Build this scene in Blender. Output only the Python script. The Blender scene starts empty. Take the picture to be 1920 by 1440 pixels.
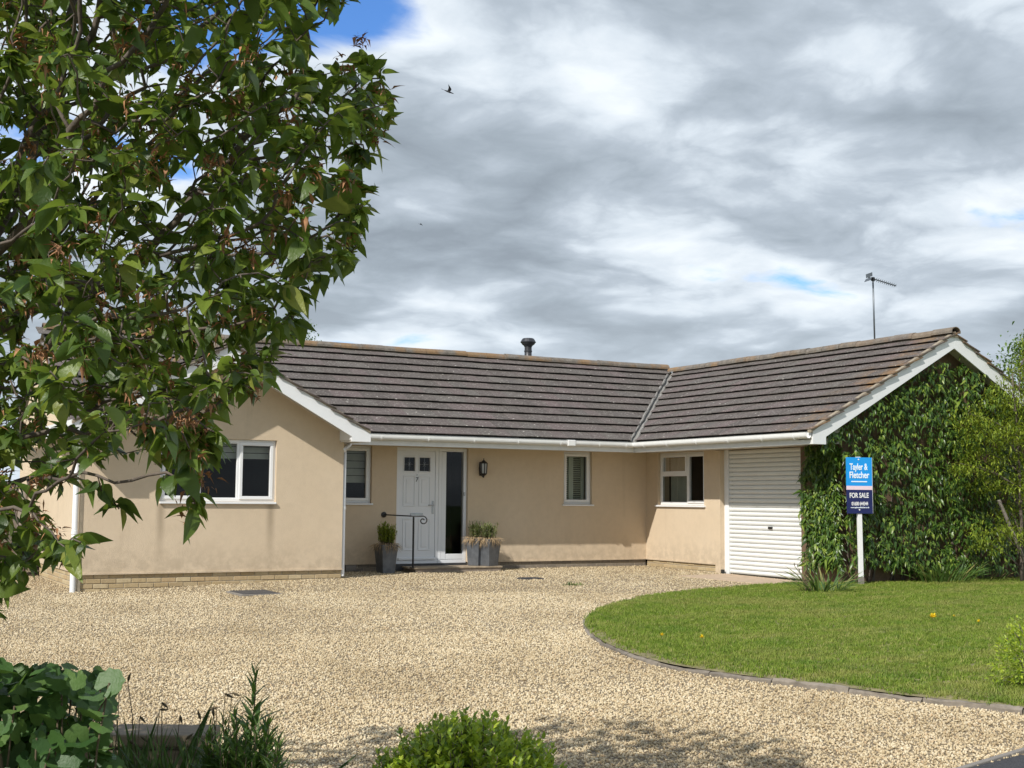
import bpy, bmesh, math, random
import numpy as np
from mathutils import Vector, Matrix, noise as mnoise
from bpy_extras.object_utils import world_to_camera_view  # noqa

random.seed(7)
rng = np.random.default_rng(11)
scene = bpy.context.scene
COL = scene.collection
R = math.radians

# ------------------------------------------------------------------ camera
F_PX, YAW, PITCH, ROLL = 2435.9, 0.4993, 0.0878, 0.0081
CAM = np.array([-14.9434, -21.7255, 1.181])
_f = np.array([math.sin(YAW) * math.cos(PITCH), math.cos(YAW) * math.cos(PITCH), math.sin(PITCH)])
_r = np.array([math.cos(YAW), -math.sin(YAW), 0.0])
_u = np.cross(_r, _f)
AX_R = math.cos(ROLL) * _r + math.sin(ROLL) * _u
AX_U = math.cos(ROLL) * _u - math.sin(ROLL) * _r
AX_F = _f
cam_data = bpy.data.cameras.new('camera')
cam_data.sensor_width = 36.0
cam_data.lens = F_PX / 1920 * 36.0
cam_data.clip_start = 0.1
cam_data.clip_end = 3000
cam = bpy.data.objects.new('camera', cam_data)
COL.objects.link(cam)
cam.matrix_world = Matrix(((AX_R[0], AX_U[0], -AX_F[0], CAM[0]), (AX_R[1], AX_U[1], -AX_F[1], CAM[1]),
                           (AX_R[2], AX_U[2], -AX_F[2], CAM[2]), (0, 0, 0, 1)))
scene.camera = cam


def ray(px, py):
    return AX_F + (px - 960) / F_PX * AX_R - (py - 720) / F_PX * AX_U


def pix(px, py, axis, val):
    v = ray(px, py)
    t = (val - CAM[axis]) / v[axis]
    return CAM + t * v


def pixd(px, py, depth):
    return CAM + ray(px, py) * depth


def project(P):
    v = np.asarray(P, float) - CAM
    d = v @ AX_F
    return 960 + F_PX * (v @ AX_R) / d, 720 - F_PX * (v @ AX_U) / d, d


# ------------------------------------------------------------------ light
SUN_EL = R(41.5)
SUN_DIR = np.array([-0.885 * math.cos(SUN_EL), -0.466 * math.cos(SUN_EL), math.sin(SUN_EL)])  # towards the sun
sun_data = bpy.data.lights.new('sun', 'SUN')
sun_data.energy = 3.15
sun_data.angle = R(0.55)
sun_data.color = (1.0, 0.955, 0.88)
sun = bpy.data.objects.new('sun', sun_data)
COL.objects.link(sun)
sun.rotation_euler = Vector(SUN_DIR).to_track_quat('Z', 'Y').to_euler()
sun.location = (-30, -20, 40)

scene.view_settings.view_transform = 'Standard'
scene.view_settings.look = 'None'
scene.view_settings.gamma = 1.0
scene.view_settings.use_curve_mapping = False
scene.view_settings.exposure = 0.58

world = bpy.data.worlds.new('World')
scene.world = world
world.use_nodes = True
wn = world.node_tree
wn.nodes.clear()


class NT:
    """tiny node helper"""
    def __init__(self, tree):
        self.t = tree

    def n(self, typ, **kw):
        nd = self.t.nodes.new(typ)
        ins = kw.pop('ins', {})
        for k, v in kw.items():
            setattr(nd, k, v)
        for k, v in ins.items():
            if hasattr(v, 'is_output'):
                self.t.links.new(v, nd.inputs[k])
            else:
                nd.inputs[k].default_value = v
        return nd

    def link(self, a, b):
        self.t.links.new(a, b)

    def math(self, op, a, b=None, c=None, clamp=False):
        nd = self.n('ShaderNodeMath', operation=op, use_clamp=clamp)
        for i, v in enumerate((a, b, c)):
            if v is None:
                continue
            if hasattr(v, 'is_output'):
                self.link(v, nd.inputs[i])
            else:
                nd.inputs[i].default_value = v
        return nd.outputs[0]

    def noise(self, vec, scale, detail=4, rough=0.55, dist=0.0, lac=2.0):
        nd = self.n('ShaderNodeTexNoise', ins={'Scale': scale, 'Detail': detail, 'Roughness': rough, 'Distortion': dist, 'Lacunarity': lac})
        if vec is not None:
            self.link(vec, nd.inputs['Vector'])
        return nd.outputs['Fac']

    def ramp(self, fac, stops, interp='LINEAR'):
        nd = self.n('ShaderNodeValToRGB')
        cr = nd.color_ramp
        cr.interpolation = interp
        while len(cr.elements) < len(stops):
            cr.elements.new(0.5)
        for e, (p, c) in zip(cr.elements, stops):
            e.position = p
            e.color = (c[0], c[1], c[2], 1) if hasattr(c, '__len__') else (c, c, c, 1)
        self.link(fac, nd.inputs['Fac'])
        return nd.outputs['Color']

    def mix(self, fac, a, b, blend='MIX'):
        nd = self.n('ShaderNodeMix', data_type='RGBA', blend_type=blend)
        for s, v in ((nd.inputs[0], fac), (nd.inputs[6], a), (nd.inputs[7], b)):
            if hasattr(v, 'is_output'):
                self.link(v, s)
            elif hasattr(v, '__len__'):
                s.default_value = (v[0], v[1], v[2], 1)
            else:
                s.default_value = v
        return nd.outputs[2]

    def maprange(self, v, a, b, c=0.0, d=1.0, smooth=True):
        nd = self.n('ShaderNodeMapRange', ins={'From Min': a, 'From Max': b, 'To Min': c, 'To Max': d})
        if smooth:
            nd.interpolation_type = 'SMOOTHSTEP'
        self.link(v, nd.inputs['Value'])
        return nd.outputs['Result']


SKY_OFF = (12.39, 3.20, 6.45)


def build_sky():
    h = NT(wn)
    sky = h.n('ShaderNodeTexSky', sky_type='NISHITA')
    sky.sun_disc = False
    sky.sun_elevation = SUN_EL
    sky.sun_rotation = math.atan2(SUN_DIR[0], SUN_DIR[1])
    sky.air_density = 1.0
    sky.dust_density = 0.6
    sky.ozone_density = 2.0
    tc = h.n('ShaderNodeTexCoord')
    sep = h.n('ShaderNodeSeparateXYZ')
    h.link(tc.outputs['Generated'], sep.inputs[0])
    X, Y, Z = sep.outputs
    zc = h.math('ADD', h.math('MAXIMUM', Z, 0.0), 0.18)
    px = h.math('DIVIDE', X, zc)
    py = h.math('DIVIDE', Y, zc)
    cmb = h.n('ShaderNodeCombineXYZ')
    h.link(px, cmb.inputs[0])
    h.link(py, cmb.inputs[1])
    off = h.n('ShaderNodeVectorMath', operation='ADD', ins={1: SKY_OFF})
    h.link(cmb.outputs[0], off.inputs[0])
    P = off.outputs[0]
    # ragged edges: warp the lookup a little
    wv = h.n('ShaderNodeTexNoise', ins={'Scale': 2.2, 'Detail': 3.0, 'Roughness': 0.5})
    h.link(P, wv.inputs['Vector'])
    wsub = h.n('ShaderNodeVectorMath', operation='MULTIPLY_ADD', ins={1: (0.26, 0.26, 0.0), 2: (-0.13, -0.13, 0.0)})
    h.link(wv.outputs['Color'], wsub.inputs[0])
    wadd = h.n('ShaderNodeVectorMath', operation='ADD')
    h.link(P, wadd.inputs[0])
    h.link(wsub.outputs[0], wadd.inputs[1])
    Q = wadd.outputs[0]
    big = h.noise(Q, 0.75, 2, 0.5, 0.0)
    med = h.noise(Q, 2.0, 7, 0.52, 0.0)
    # lumpy, cauliflower relief of the cloud bases
    b1 = h.math('ABSOLUTE', h.math('SUBTRACT', h.noise(Q, 2.6, 3, 0.42, 0.0), 0.5))
    b2 = h.math('ABSOLUTE', h.math('SUBTRACT', h.noise(Q, 6.5, 5, 0.58, 0.0), 0.5))
    lump = h.math('ADD', h.math('MULTIPLY', b1, 1.0), h.math('MULTIPLY', b2, 0.42))
    dens = h.math('ADD', h.math('MULTIPLY', big, 0.60), h.math('MULTIPLY', med, 0.45))
    cover = h.maprange(dens, 0.398, 0.445)
    thick = h.math('ADD', h.math('MULTIPLY', dens, 0.95), h.math('MULTIPLY', lump, -0.42))
    shade = h.ramp(h.maprange(thick, 0.30, 0.56, 0, 1, False), [
        (0.0, (6.2, 6.5, 6.75)), (0.22, (5.7, 6.1, 6.45)), (0.44, (4.5, 5.0, 5.5)),
        (0.62, (3.15, 3.6, 4.1)), (0.82, (2.4, 2.8, 3.22)), (1.0, (1.95, 2.28, 2.65))])
    blue = h.mix(1.0, sky.outputs[0], (0.50, 0.78, 1.15), 'MULTIPLY')
    col = h.mix(cover, blue, shade)
    # milky air close to the horizon
    hz = h.maprange(Z, 0.03, 0.20, 0.50, 0.0)
    col = h.mix(hz, col, (4.6, 5.2, 5.75))
    bg = h.n('ShaderNodeBackground', ins={'Strength': 0.11})
    h.link(col, bg.inputs['Color'])
    out = h.n('ShaderNodeOutputWorld')
    h.link(bg.outputs[0], out.inputs['Surface'])


build_sky()

# ------------------------------------------------------------------ materials
MATS = {}


def new_mat(name):
    m = bpy.data.materials.new(name)
    m.use_nodes = True
    m.node_tree.nodes.clear()
    h = NT(m.node_tree)
    out = h.n('ShaderNodeOutputMaterial')
    bsdf = h.n('ShaderNodeBsdfPrincipled')
    h.link(bsdf.outputs[0], out.inputs['Surface'])
    MATS[name] = m
    return m, h, bsdf, out


def wpos(h, scale=None):
    g = h.n('ShaderNodeNewGeometry')
    o = g.outputs['Position']
    if scale is not None:
        vm = h.n('ShaderNodeVectorMath', operation='MULTIPLY', ins={1: scale})
        h.link(o, vm.inputs[0])
        o = vm.outputs[0]
    return o


def bump(h, bsdf, height, strength, dist=0.01):
    b = h.n('ShaderNodeBump', ins={'Strength': strength, 'Distance': dist})
    h.link(height, b.inputs['Height'])
    h.link(b.outputs[0], bsdf.inputs['Normal'])


def scaled(c, k):
    return tuple(min(1.0, v * k) for v in c)


def simple(name, base, rough=0.6, var=0.12, scale=6.0, bmp=0.0, bscale=80.0, metal=0.0, spec=0.5, objvar=0.0, bdist=0.004):
    m, h, b, out = new_mat(name)
    P = wpos(h)
    nz = h.noise(P, scale, 5, 0.6)
    c = h.ramp(nz, [(0.25, scaled(base, 1 - var)), (0.75, scaled(base, 1 + var))])
    if objvar:
        oi = h.n('ShaderNodeObjectInfo')
        k = h.maprange(oi.outputs['Random'], 0, 1, 1 - objvar, 1 + objvar, False)
        hs = h.n('ShaderNodeHueSaturation')
        h.link(c, hs.inputs['Color'])
        h.link(k, hs.inputs['Value'])
        c = hs.outputs[0]
    h.link(c, b.inputs['Base Color'])
    b.inputs['Roughness'].default_value = rough
    b.inputs['Metallic'].default_value = metal
    b.inputs['Specular IOR Level'].default_value = spec
    if bmp:
        bump(h, b, h.noise(P, bscale, 4, 0.6), bmp, bdist)
    return m


def render_mat():
    """sand coloured painted render with soft weather stains"""
    m, h, b, out = new_mat('sand_render')
    P = wpos(h)
    n1 = h.noise(P, 0.9, 5, 0.55)
    n2 = h.noise(P, 7.0, 5, 0.65)
    c = h.ramp(n1, [(0.3, (0.625, 0.505, 0.362)), (0.7, (0.67, 0.55, 0.405))])
    c = h.mix(h.maprange(n2, 0.35, 0.75, 0.0, 0.20), c, (0.47, 0.375, 0.27))
    # vertical runs
    Ps = wpos(h, (5.0, 5.0, 0.45))
    st = h.noise(Ps, 1.0, 5, 0.6)
    c = h.mix(h.maprange(st, 0.56, 0.78, 0.0, 0.18), c, (0.36, 0.285, 0.20))
    sep = h.n('ShaderNodeSeparateXYZ')
    h.link(P, sep.inputs[0])
    # rising damp / splash near the plinth
    damp = h.math('MULTIPLY', h.maprange(sep.outputs[2], 0.0, 0.55, 1.0, 0.0), h.maprange(n2, 0.3, 0.65))
    c = h.mix(h.math('MULTIPLY', damp, 0.38), c, (0.36, 0.29, 0.205))
    # two water runs below the ends of the big window's sill
    for x0, w in ((-8.30, 0.11), (-10.05, 0.10)):
        d = h.math('ABSOLUTE', h.math('SUBTRACT', sep.outputs[0], x0))
        run = h.math('MULTIPLY', h.maprange(d, 0.0, w, 1.0, 0.0), h.maprange(sep.outputs[2], 0.1, 1.0, 0.15, 0.6))
        run = h.math('MULTIPLY', run, h.maprange(sep.outputs[2], 1.04, 1.07, 1.0, 0.0))
        run = h.math('MULTIPLY', run, h.maprange(sep.outputs[1], -1.2, -1.3, 0.0, 1.0, False))
        c = h.mix(run, c, (0.27, 0.21, 0.145))
    h.link(c, b.inputs['Base Color'])
    b.inputs['Roughness'].default_value = 0.9
    b.inputs['Specular IOR Level'].default_value = 0.2
    bump(h, b, h.noise(P, 75, 6, 0.75), 0.75, 0.008)
    return m


def tile_mat(name='concrete_tile', lichen=0.0):
    m, h, b, out = new_mat(name)
    P = wpos(h)
    oi = h.n('ShaderNodeObjectInfo')
    at = h.n('ShaderNodeAttribute', attribute_name='tint')
    rnd = h.math('FRACT', h.math('ADD', oi.outputs['Random'], at.outputs['Fac']))
    c = h.ramp(rnd, [(0.0, (0.085, 0.072, 0.066)), (0.35, (0.108, 0.091, 0.084)), (0.65, (0.132, 0.100, 0.097)), (0.85, (0.102, 0.091, 0.084)), (1.0, (0.130, 0.117, 0.105))])
    n1 = h.noise(P, 1.1, 5, 0.6)
    c = h.mix(h.maprange(n1, 0.35, 0.7, 0.0, 0.55), c, (0.10, 0.088, 0.076))
    n2 = h.noise(P, 22, 6, 0.7)
    c = h.mix(h.maprange(n2, 0.44, 0.72, 0.0, 0.6), c, (0.23, 0.21, 0.19))
    # pale lichen discs
    vo = h.n('ShaderNodeTexVoronoi', ins={'Scale': 6.0, 'Randomness': 1.0})
    h.link(P, vo.inputs['Vector'])
    wob = h.math('ADD', h.math('MULTIPLY', vo.outputs['Distance'], 1.35), h.math('MULTIPLY', h.math('SUBTRACT', h.noise(P, 45, 3), 0.5), 0.22))
    pick = h.n('ShaderNodeSeparateColor')
    h.link(vo.outputs['Color'], pick.inputs[0])
    spot = h.math('MULTIPLY', h.maprange(wob, 0.09, 0.17, 1.0, 0.0), h.maprange(pick.outputs[0], 0.52, 0.60, 0.0, 0.95))
    c = h.mix(spot, c, (0.52, 0.49, 0.44))
    vo2 = h.n('ShaderNodeTexVoronoi', ins={'Scale': 26.0, 'Randomness': 1.0})
    h.link(P, vo2.inputs['Vector'])
    pk2 = h.n('ShaderNodeSeparateColor')
    h.link(vo2.outputs['Color'], pk2.inputs[0])
    sp2 = h.math('MULTIPLY', h.maprange(vo2.outputs['Distance'], 0.15, 0.32, 1.0, 0.0), h.maprange(pk2.outputs[1], 0.58, 0.72, 0.0, 0.85))
    c = h.mix(sp2, c, (0.42, 0.39, 0.345))
    # orange lichen: strong on ridge tiles and on the verge over the creeper
    n3 = h.noise(P, 2.3, 5, 0.65)
    sep = h.n('ShaderNodeSeparateXYZ')
    h.link(P, sep.inputs[0])
    if lichen:
        om = h.math('MULTIPLY', h.maprange(n3, 0.42, 0.62, 0.0, lichen), h.maprange(sep.outputs[1], -2.0, 1.5, 0.35, 1.0))
        base2 = h.ramp(h.noise(P, 9, 5, 0.7), [(0.3, (0.12, 0.105, 0.088)), (0.7, (0.30, 0.27, 0.225))])
        c = h.mix(0.6, c, base2)
    else:
        near = h.maprange(sep.outputs[1], -4.7, -5.9, 0.0, 1.0)
        om = h.math('MULTIPLY', near, h.maprange(n3, 0.42, 0.64, 0.0, 0.6))
    oc = h.ramp(h.noise(P, 30, 4, 0.7), [(0.3, (0.20, 0.10, 0.035)), (0.7, (0.36, 0.215, 0.085))])
    c = h.mix(om, c, oc)
    h.link(c, b.inputs['Base Color'])
    b.inputs['Roughness'].default_value = 0.88
    b.inputs['Specular IOR Level'].default_value = 0.25
    bump(h, b, h.noise(P, 55, 5, 0.7), 0.5, 0.008)
    return m


def brick_mat(name, cols, rough=0.9):
    m, h, b, out = new_mat(name)
    P = wpos(h)
    oi = h.n('ShaderNodeObjectInfo')
    n = len(cols)
    c = h.ramp(oi.outputs['Random'], [(i / max(1, n - 1), q) for i, q in enumerate(cols)])
    n1 = h.noise(P, 18, 5, 0.65)
    c = h.mix(h.maprange(n1, 0.35, 0.75, 0, 0.4), c, scaled(cols[0], 0.55))
    h.link(c, b.inputs['Base Color'])
    b.inputs['Roughness'].default_value = rough
    bump(h, b, h.noise(P, 90, 4, 0.7), 0.6, 0.005)
    return m


def leaf_mat(name, stops, rough=0.45, trans=0.35, tcol=(0.25, 0.42, 0.06), spec=0.5):
    m, h, b, out = new_mat(name)
    oi = h.n('ShaderNodeObjectInfo')
    at = h.n('ShaderNodeAttribute', attribute_name='tint')
    rnd = h.math('FRACT', h.math('ADD', oi.outputs['Random'], at.outputs['Fac']))
    c = h.ramp(rnd, stops)
    P = wpos(h)
    c = h.mix(h.maprange(h.noise(P, 60, 3), 0.35, 0.7, 0, 0.3), c, h.mix(1.0, c, (0.62, 0.7, 0.55), 'MULTIPLY'))
    h.link(c, b.inputs['Base Color'])
    b.inputs['Roughness'].default_value = rough
    b.inputs['Specular IOR Level'].default_value = spec
    bump(h, b, h.noise(P, 130, 2, 0.5), 0.35, 0.004)
    tr = h.n('ShaderNodeBsdfTranslucent')
    h.link(h.mix(0.5, c, tcol), tr.inputs['Color'])
    mx = h.n('ShaderNodeMixShader', ins={0: trans})
    h.link(b.outputs[0], mx.inputs[1])
    h.link(tr.outputs[0], mx.inputs[2])
    h.link(mx.outputs[0], out.inputs['Surface'])
    return m


def glass_mat():
    m, h, b, out = new_mat('window_glass')
    h.t.nodes.remove(b)
    fr = h.n('ShaderNodeFresnel', ins={'IOR': 1.55})
    k = h.math('MULTIPLY', fr.outputs[0], 0.55, clamp=True)
    tr = h.n('ShaderNodeBsdfTransparent', ins={'Color': (0.80, 0.84, 0.82, 1)})
    gl = h.n('ShaderNodeBsdfGlossy', ins={'Roughness': 0.015})
    mx = h.n('ShaderNodeMixShader')
    h.link(k, mx.inputs[0])
    h.link(tr.outputs[0], mx.inputs[1])
    h.link(gl.outputs[0], mx.inputs[2])
    h.link(mx.outputs[0], out.inputs['Surface'])
    return m


def gravel_ground_mat():
    m, h, b, out = new_mat('gravel_bed')
    P = wpos(h)
    vo = h.n('ShaderNodeTexVoronoi', ins={'Scale': 58.0})
    h.link(P, vo.inputs['Vector'])
    vc = h.n('ShaderNodeSeparateColor')
    h.link(vo.outputs['Color'], vc.inputs[0])
    c = h.ramp(vc.outputs[0], [(0, (0.36, 0.28, 0.165)), (0.5, (0.52, 0.42, 0.265)), (1, (0.65, 0.54, 0.37))])
    big = h.noise(P, 0.55, 5, 0.6)
    c = h.mix(h.maprange(big, 0.35, 0.7, 0, 0.4), c, (0.33, 0.255, 0.155))
    c = h.mix(h.maprange(vo.outputs['Distance'], 0.22, 0.55, 0, 0.9), c, (0.17, 0.125, 0.075))
    h.link(c, b.inputs['Base Color'])
    b.inputs['Roughness'].default_value = 0.9
    inv = h.math('SUBTRACT', 1.0, vo.outputs['Distance'])
    bump(h, b, inv, 0.9, 0.02)
    return m


def gravel_stone_mat():
    m, h, b, out = new_mat('gravel_chip')
    oi = h.n('ShaderNodeObjectInfo')
    P = wpos(h)
    c = h.ramp(oi.outputs['Random'], [(0.0, (0.37, 0.28, 0.165)), (0.12, (0.50, 0.40, 0.25)), (0.45, (0.60, 0.49, 0.315)), (0.72, (0.66, 0.56, 0.38)), (0.9, (0.73, 0.645, 0.48)), (1.0, (0.54, 0.39, 0.23))])
    big = h.noise(P, 0.55, 5, 0.6)
    c = h.mix(h.maprange(big, 0.38, 0.68, 0, 0.55), c, h.mix(1.0, c, (0.70, 0.66, 0.60), 'MULTIPLY'))
    # faint wheel tracks curving in from the lane, and dirt gathered along the walls
    trk = h.noise(wpos(h, (0.9, 0.25, 1.0)), 1.0, 4, 0.6)
    c = h.mix(h.maprange(trk, 0.52, 0.66, 0, 0.35), c, h.mix(1.0, c, (0.66, 0.62, 0.55), 'MULTIPLY'))
    h.link(c, b.inputs['Base Color'])
    b.inputs['Roughness'].default_value = 0.85
    b.inputs['Specular IOR Level'].default_value = 0.25
    return m


def grass_mat(name, stops):
    m = leaf_mat(name, stops, rough=0.6, trans=0.3, tcol=(0.24, 0.36, 0.05), spec=0.25)
    h = NT(m.node_tree)
    # broad, worn patches of drier grass
    bs = [n for n in m.node_tree.nodes if n.type == 'BSDF_PRINCIPLED'][0]
    src = bs.inputs['Base Color'].links[0].from_socket
    P = wpos(h)
    pt = h.noise(wpos(h, (0.55, 1.5, 1.0)), 1.2, 7, 0.68)
    c = h.mix(h.maprange(pt, 0.46, 0.66, 0, 0.75), src, (0.34, 0.33, 0.10))
    dk_ = h.noise(P, 2.6, 6, 0.65)
    c = h.mix(h.maprange(dk_, 0.50, 0.66, 0, 0.75), c, h.mix(1.0, c, (0.55, 0.72, 0.6), 'MULTIPLY'))
    h.link(c, bs.inputs['Base Color'])
    return m


render_mat()
tile_mat('concrete_tile')
tile_mat('ridge_concrete', 0.62)
brick_mat('buff_brick', [(0.44, 0.33, 0.18), (0.52, 0.41, 0.24), (0.40, 0.30, 0.17), (0.55, 0.45, 0.28), (0.47, 0.34, 0.19)])
brick_mat('dark_stone', [(0.22, 0.19, 0.15), (0.27, 0.23, 0.18), (0.19, 0.165, 0.14), (0.30, 0.25, 0.19)])
brick_mat('bed_stone', [(0.20, 0.155, 0.10), (0.25, 0.20, 0.135), (0.17, 0.135, 0.095)])
simple('mortar', (0.36, 0.31, 0.23), 0.95, 0.15, 20, 0.4)
simple('verge_mortar', (0.29, 0.245, 0.18), 0.95, 0.3, 12, 0.5)
simple('white_pvc', (0.79, 0.80, 0.81), 0.32, 0.03, 3)
simple('gutter_white', (0.76, 0.765, 0.75), 0.38, 0.06, 5)
simple('door_white', (0.78, 0.80, 0.83), 0.35, 0.02, 3)
simple('roller_white', (0.74, 0.755, 0.74), 0.42, 0.04, 4)
simple('sign_white', (0.80, 0.80, 0.80), 0.4, 0.02)
simple('board_blue', (0.008, 0.30, 0.78), 0.4, 0.03)
simple('board_navy', (0.010, 0.016, 0.095), 0.4, 0.05)
simple('board_pink', (0.80, 0.62, 0.70), 0.4, 0.03)
simple('letter_pale', (0.80, 0.88, 0.95), 0.4, 0.02)
simple('black_iron', (0.012, 0.012, 0.014), 0.42, 0.2, 20, 0.1)
simple('dark_plastic', (0.02, 0.02, 0.02), 0.4)
simple('chrome', (0.42, 0.43, 0.45), 0.3, 0.1, 10, metal=1.0)
simple('flue_steel', (0.06, 0.062, 0.068), 0.42, 0.3, 8, metal=0.6)
simple('aerial_metal', (0.18, 0.20, 0.22), 0.45, 0.2, 10, metal=0.7)
simple('zinc', (0.13, 0.14, 0.155), 0.5, 0.28, 9, 0.1, 30, metal=0.35)
simple('lead_valley', (0.24, 0.23, 0.21), 0.8, 0.35, 12, 0.5, 30)
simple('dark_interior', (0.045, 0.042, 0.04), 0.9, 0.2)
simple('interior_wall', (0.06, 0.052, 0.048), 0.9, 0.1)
simple('blind_cloth', (0.50, 0.50, 0.45), 0.9, 0.1, 9)
simple('shutter_white', (0.62, 0.64, 0.55), 0.6, 0.05)
simple('curtain_cloth', (0.42, 0.43, 0.37), 0.9, 0.12)
simple('soffit_board', (0.62, 0.61, 0.58), 0.5, 0.05)
simple('weathered_wood', (0.26, 0.21, 0.165), 0.85, 0.3, 14, 0.5, 40, objvar=0.15)
simple('step_wood', (0.30, 0.24, 0.17), 0.85, 0.3, 10, 0.5, 40, objvar=0.15)
simple('kerb_wood', (0.215, 0.185, 0.15), 0.9, 0.35, 12, 0.6, 40, objvar=0.18)
simple('concrete_pin', (0.22, 0.20, 0.175), 0.9, 0.2, 15, 0.4, 60)
simple('pink_paving', (0.47, 0.36, 0.26), 0.9, 0.18, 8, 0.4, 90)
simple('cover_slate', (0.055, 0.055, 0.058), 0.6, 0.3, 10, 0.3, 60)
simple('tarmac', (0.050, 0.050, 0.054), 0.85, 0.3, 40, 0.9, 160, bdist=0.01)
simple('soil', (0.07, 0.05, 0.035), 0.95, 0.4, 12, 0.9, 40, bdist=0.03)
simple('lawn_thatch', (0.21, 0.18, 0.085), 0.95, 0.35, 5, 0.8, 90)
simple('field_grass', (0.07, 0.12, 0.025), 0.95, 0.35, 0.4, 0.5, 20)
simple('bark', (0.115, 0.092, 0.075), 0.9, 0.45, 18, 0.7, 70)
simple('bark_grey', (0.20, 0.175, 0.15), 0.9, 0.4, 18, 0.7, 70)
simple('creeper_wall', (0.12, 0.115, 0.075), 0.95, 0.35, 4, 0.5, 25)
simple('spent_flower', (0.33, 0.165, 0.08), 0.9, 0.45, 30)
simple('dry_stalk', (0.36, 0.26, 0.15), 0.9, 0.35, 20)
simple('dark_stalk', (0.11, 0.085, 0.05), 0.9, 0.4, 20)
simple('dandelion', (0.85, 0.62, 0.01), 0.7, 0.1)
simple('bird_feather', (0.025, 0.025, 0.03), 0.7, 0.2)
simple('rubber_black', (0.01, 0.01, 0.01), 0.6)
render_gable = simple('gable_brick', (0.15, 0.098, 0.062), 0.95, 0.3, 9, 0.5, 30)
glass_mat()
simple('lantern_glass', (0.55, 0.57, 0.58), 0.15, 0.05)
gravel_ground_mat()
gravel_stone_mat()
leaf_mat('cherry_leaf', [(0.0, (0.034, 0.074, 0.014)), (0.35, (0.066, 0.125, 0.02)), (0.7, (0.115, 0.18, 0.028)), (0.92, (0.19, 0.26, 0.04)), (1.0, (0.29, 0.30, 0.06))], 0.42, 0.42, (0.34, 0.46, 0.05))
leaf_mat('creeper_leaf', [(0.0, (0.022, 0.056, 0.010)), (0.4, (0.055, 0.115, 0.018)), (0.75, (0.12, 0.205, 0.03)), (1.0, (0.26, 0.33, 0.05))], 0.32, 0.25, (0.28, 0.42, 0.04))
leaf_mat('lime_leaf', [(0.0, (0.12, 0.19, 0.02)), (0.5, (0.22, 0.30, 0.03)), (1.0, (0.36, 0.42, 0.05))], 0.5, 0.35, (0.45, 0.5, 0.05))
leaf_mat('euonymus_leaf', [(0.0, (0.15, 0.25, 0.02)), (0.5, (0.31, 0.43, 0.035)), (1.0, (0.52, 0.60, 0.06))], 0.4, 0.4, (0.5, 0.6, 0.06))
leaf_mat('mallow_leaf', [(0.0, (0.035, 0.09, 0.022)), (0.5, (0.065, 0.145, 0.035)), (1.0, (0.12, 0.21, 0.05))], 0.5, 0.3)
leaf_mat('spike_leaf', [(0.0, (0.045, 0.10, 0.018)), (0.6, (0.085, 0.16, 0.03)), (1.0, (0.14, 0.22, 0.045))], 0.5, 0.3)
leaf_mat('strap_leaf', [(0.0, (0.05, 0.11, 0.025)), (0.6, (0.10, 0.18, 0.04)), (0.85, (0.16, 0.22, 0.06)), (1.0, (0.36, 0.30, 0.12))], 0.4, 0.25)
leaf_mat('lavender_leaf', [(0.0, (0.12, 0.16, 0.08)), (0.5, (0.20, 0.24, 0.09)), (1.0, (0.30, 0.33, 0.10))], 0.7, 0.2)
leaf_mat('far_leaf', [(0.0, (0.07, 0.13, 0.03)), (0.5, (0.11, 0.19, 0.045)), (1.0, (0.17, 0.25, 0.06))], 0.6, 0.3)
grass_mat('lawn_blade', [(0.0, (0.125, 0.20, 0.022)), (0.45, (0.205, 0.295, 0.034)), (0.8, (0.285, 0.36, 0.055)), (1.0, (0.42, 0.39, 0.15))])


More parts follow.
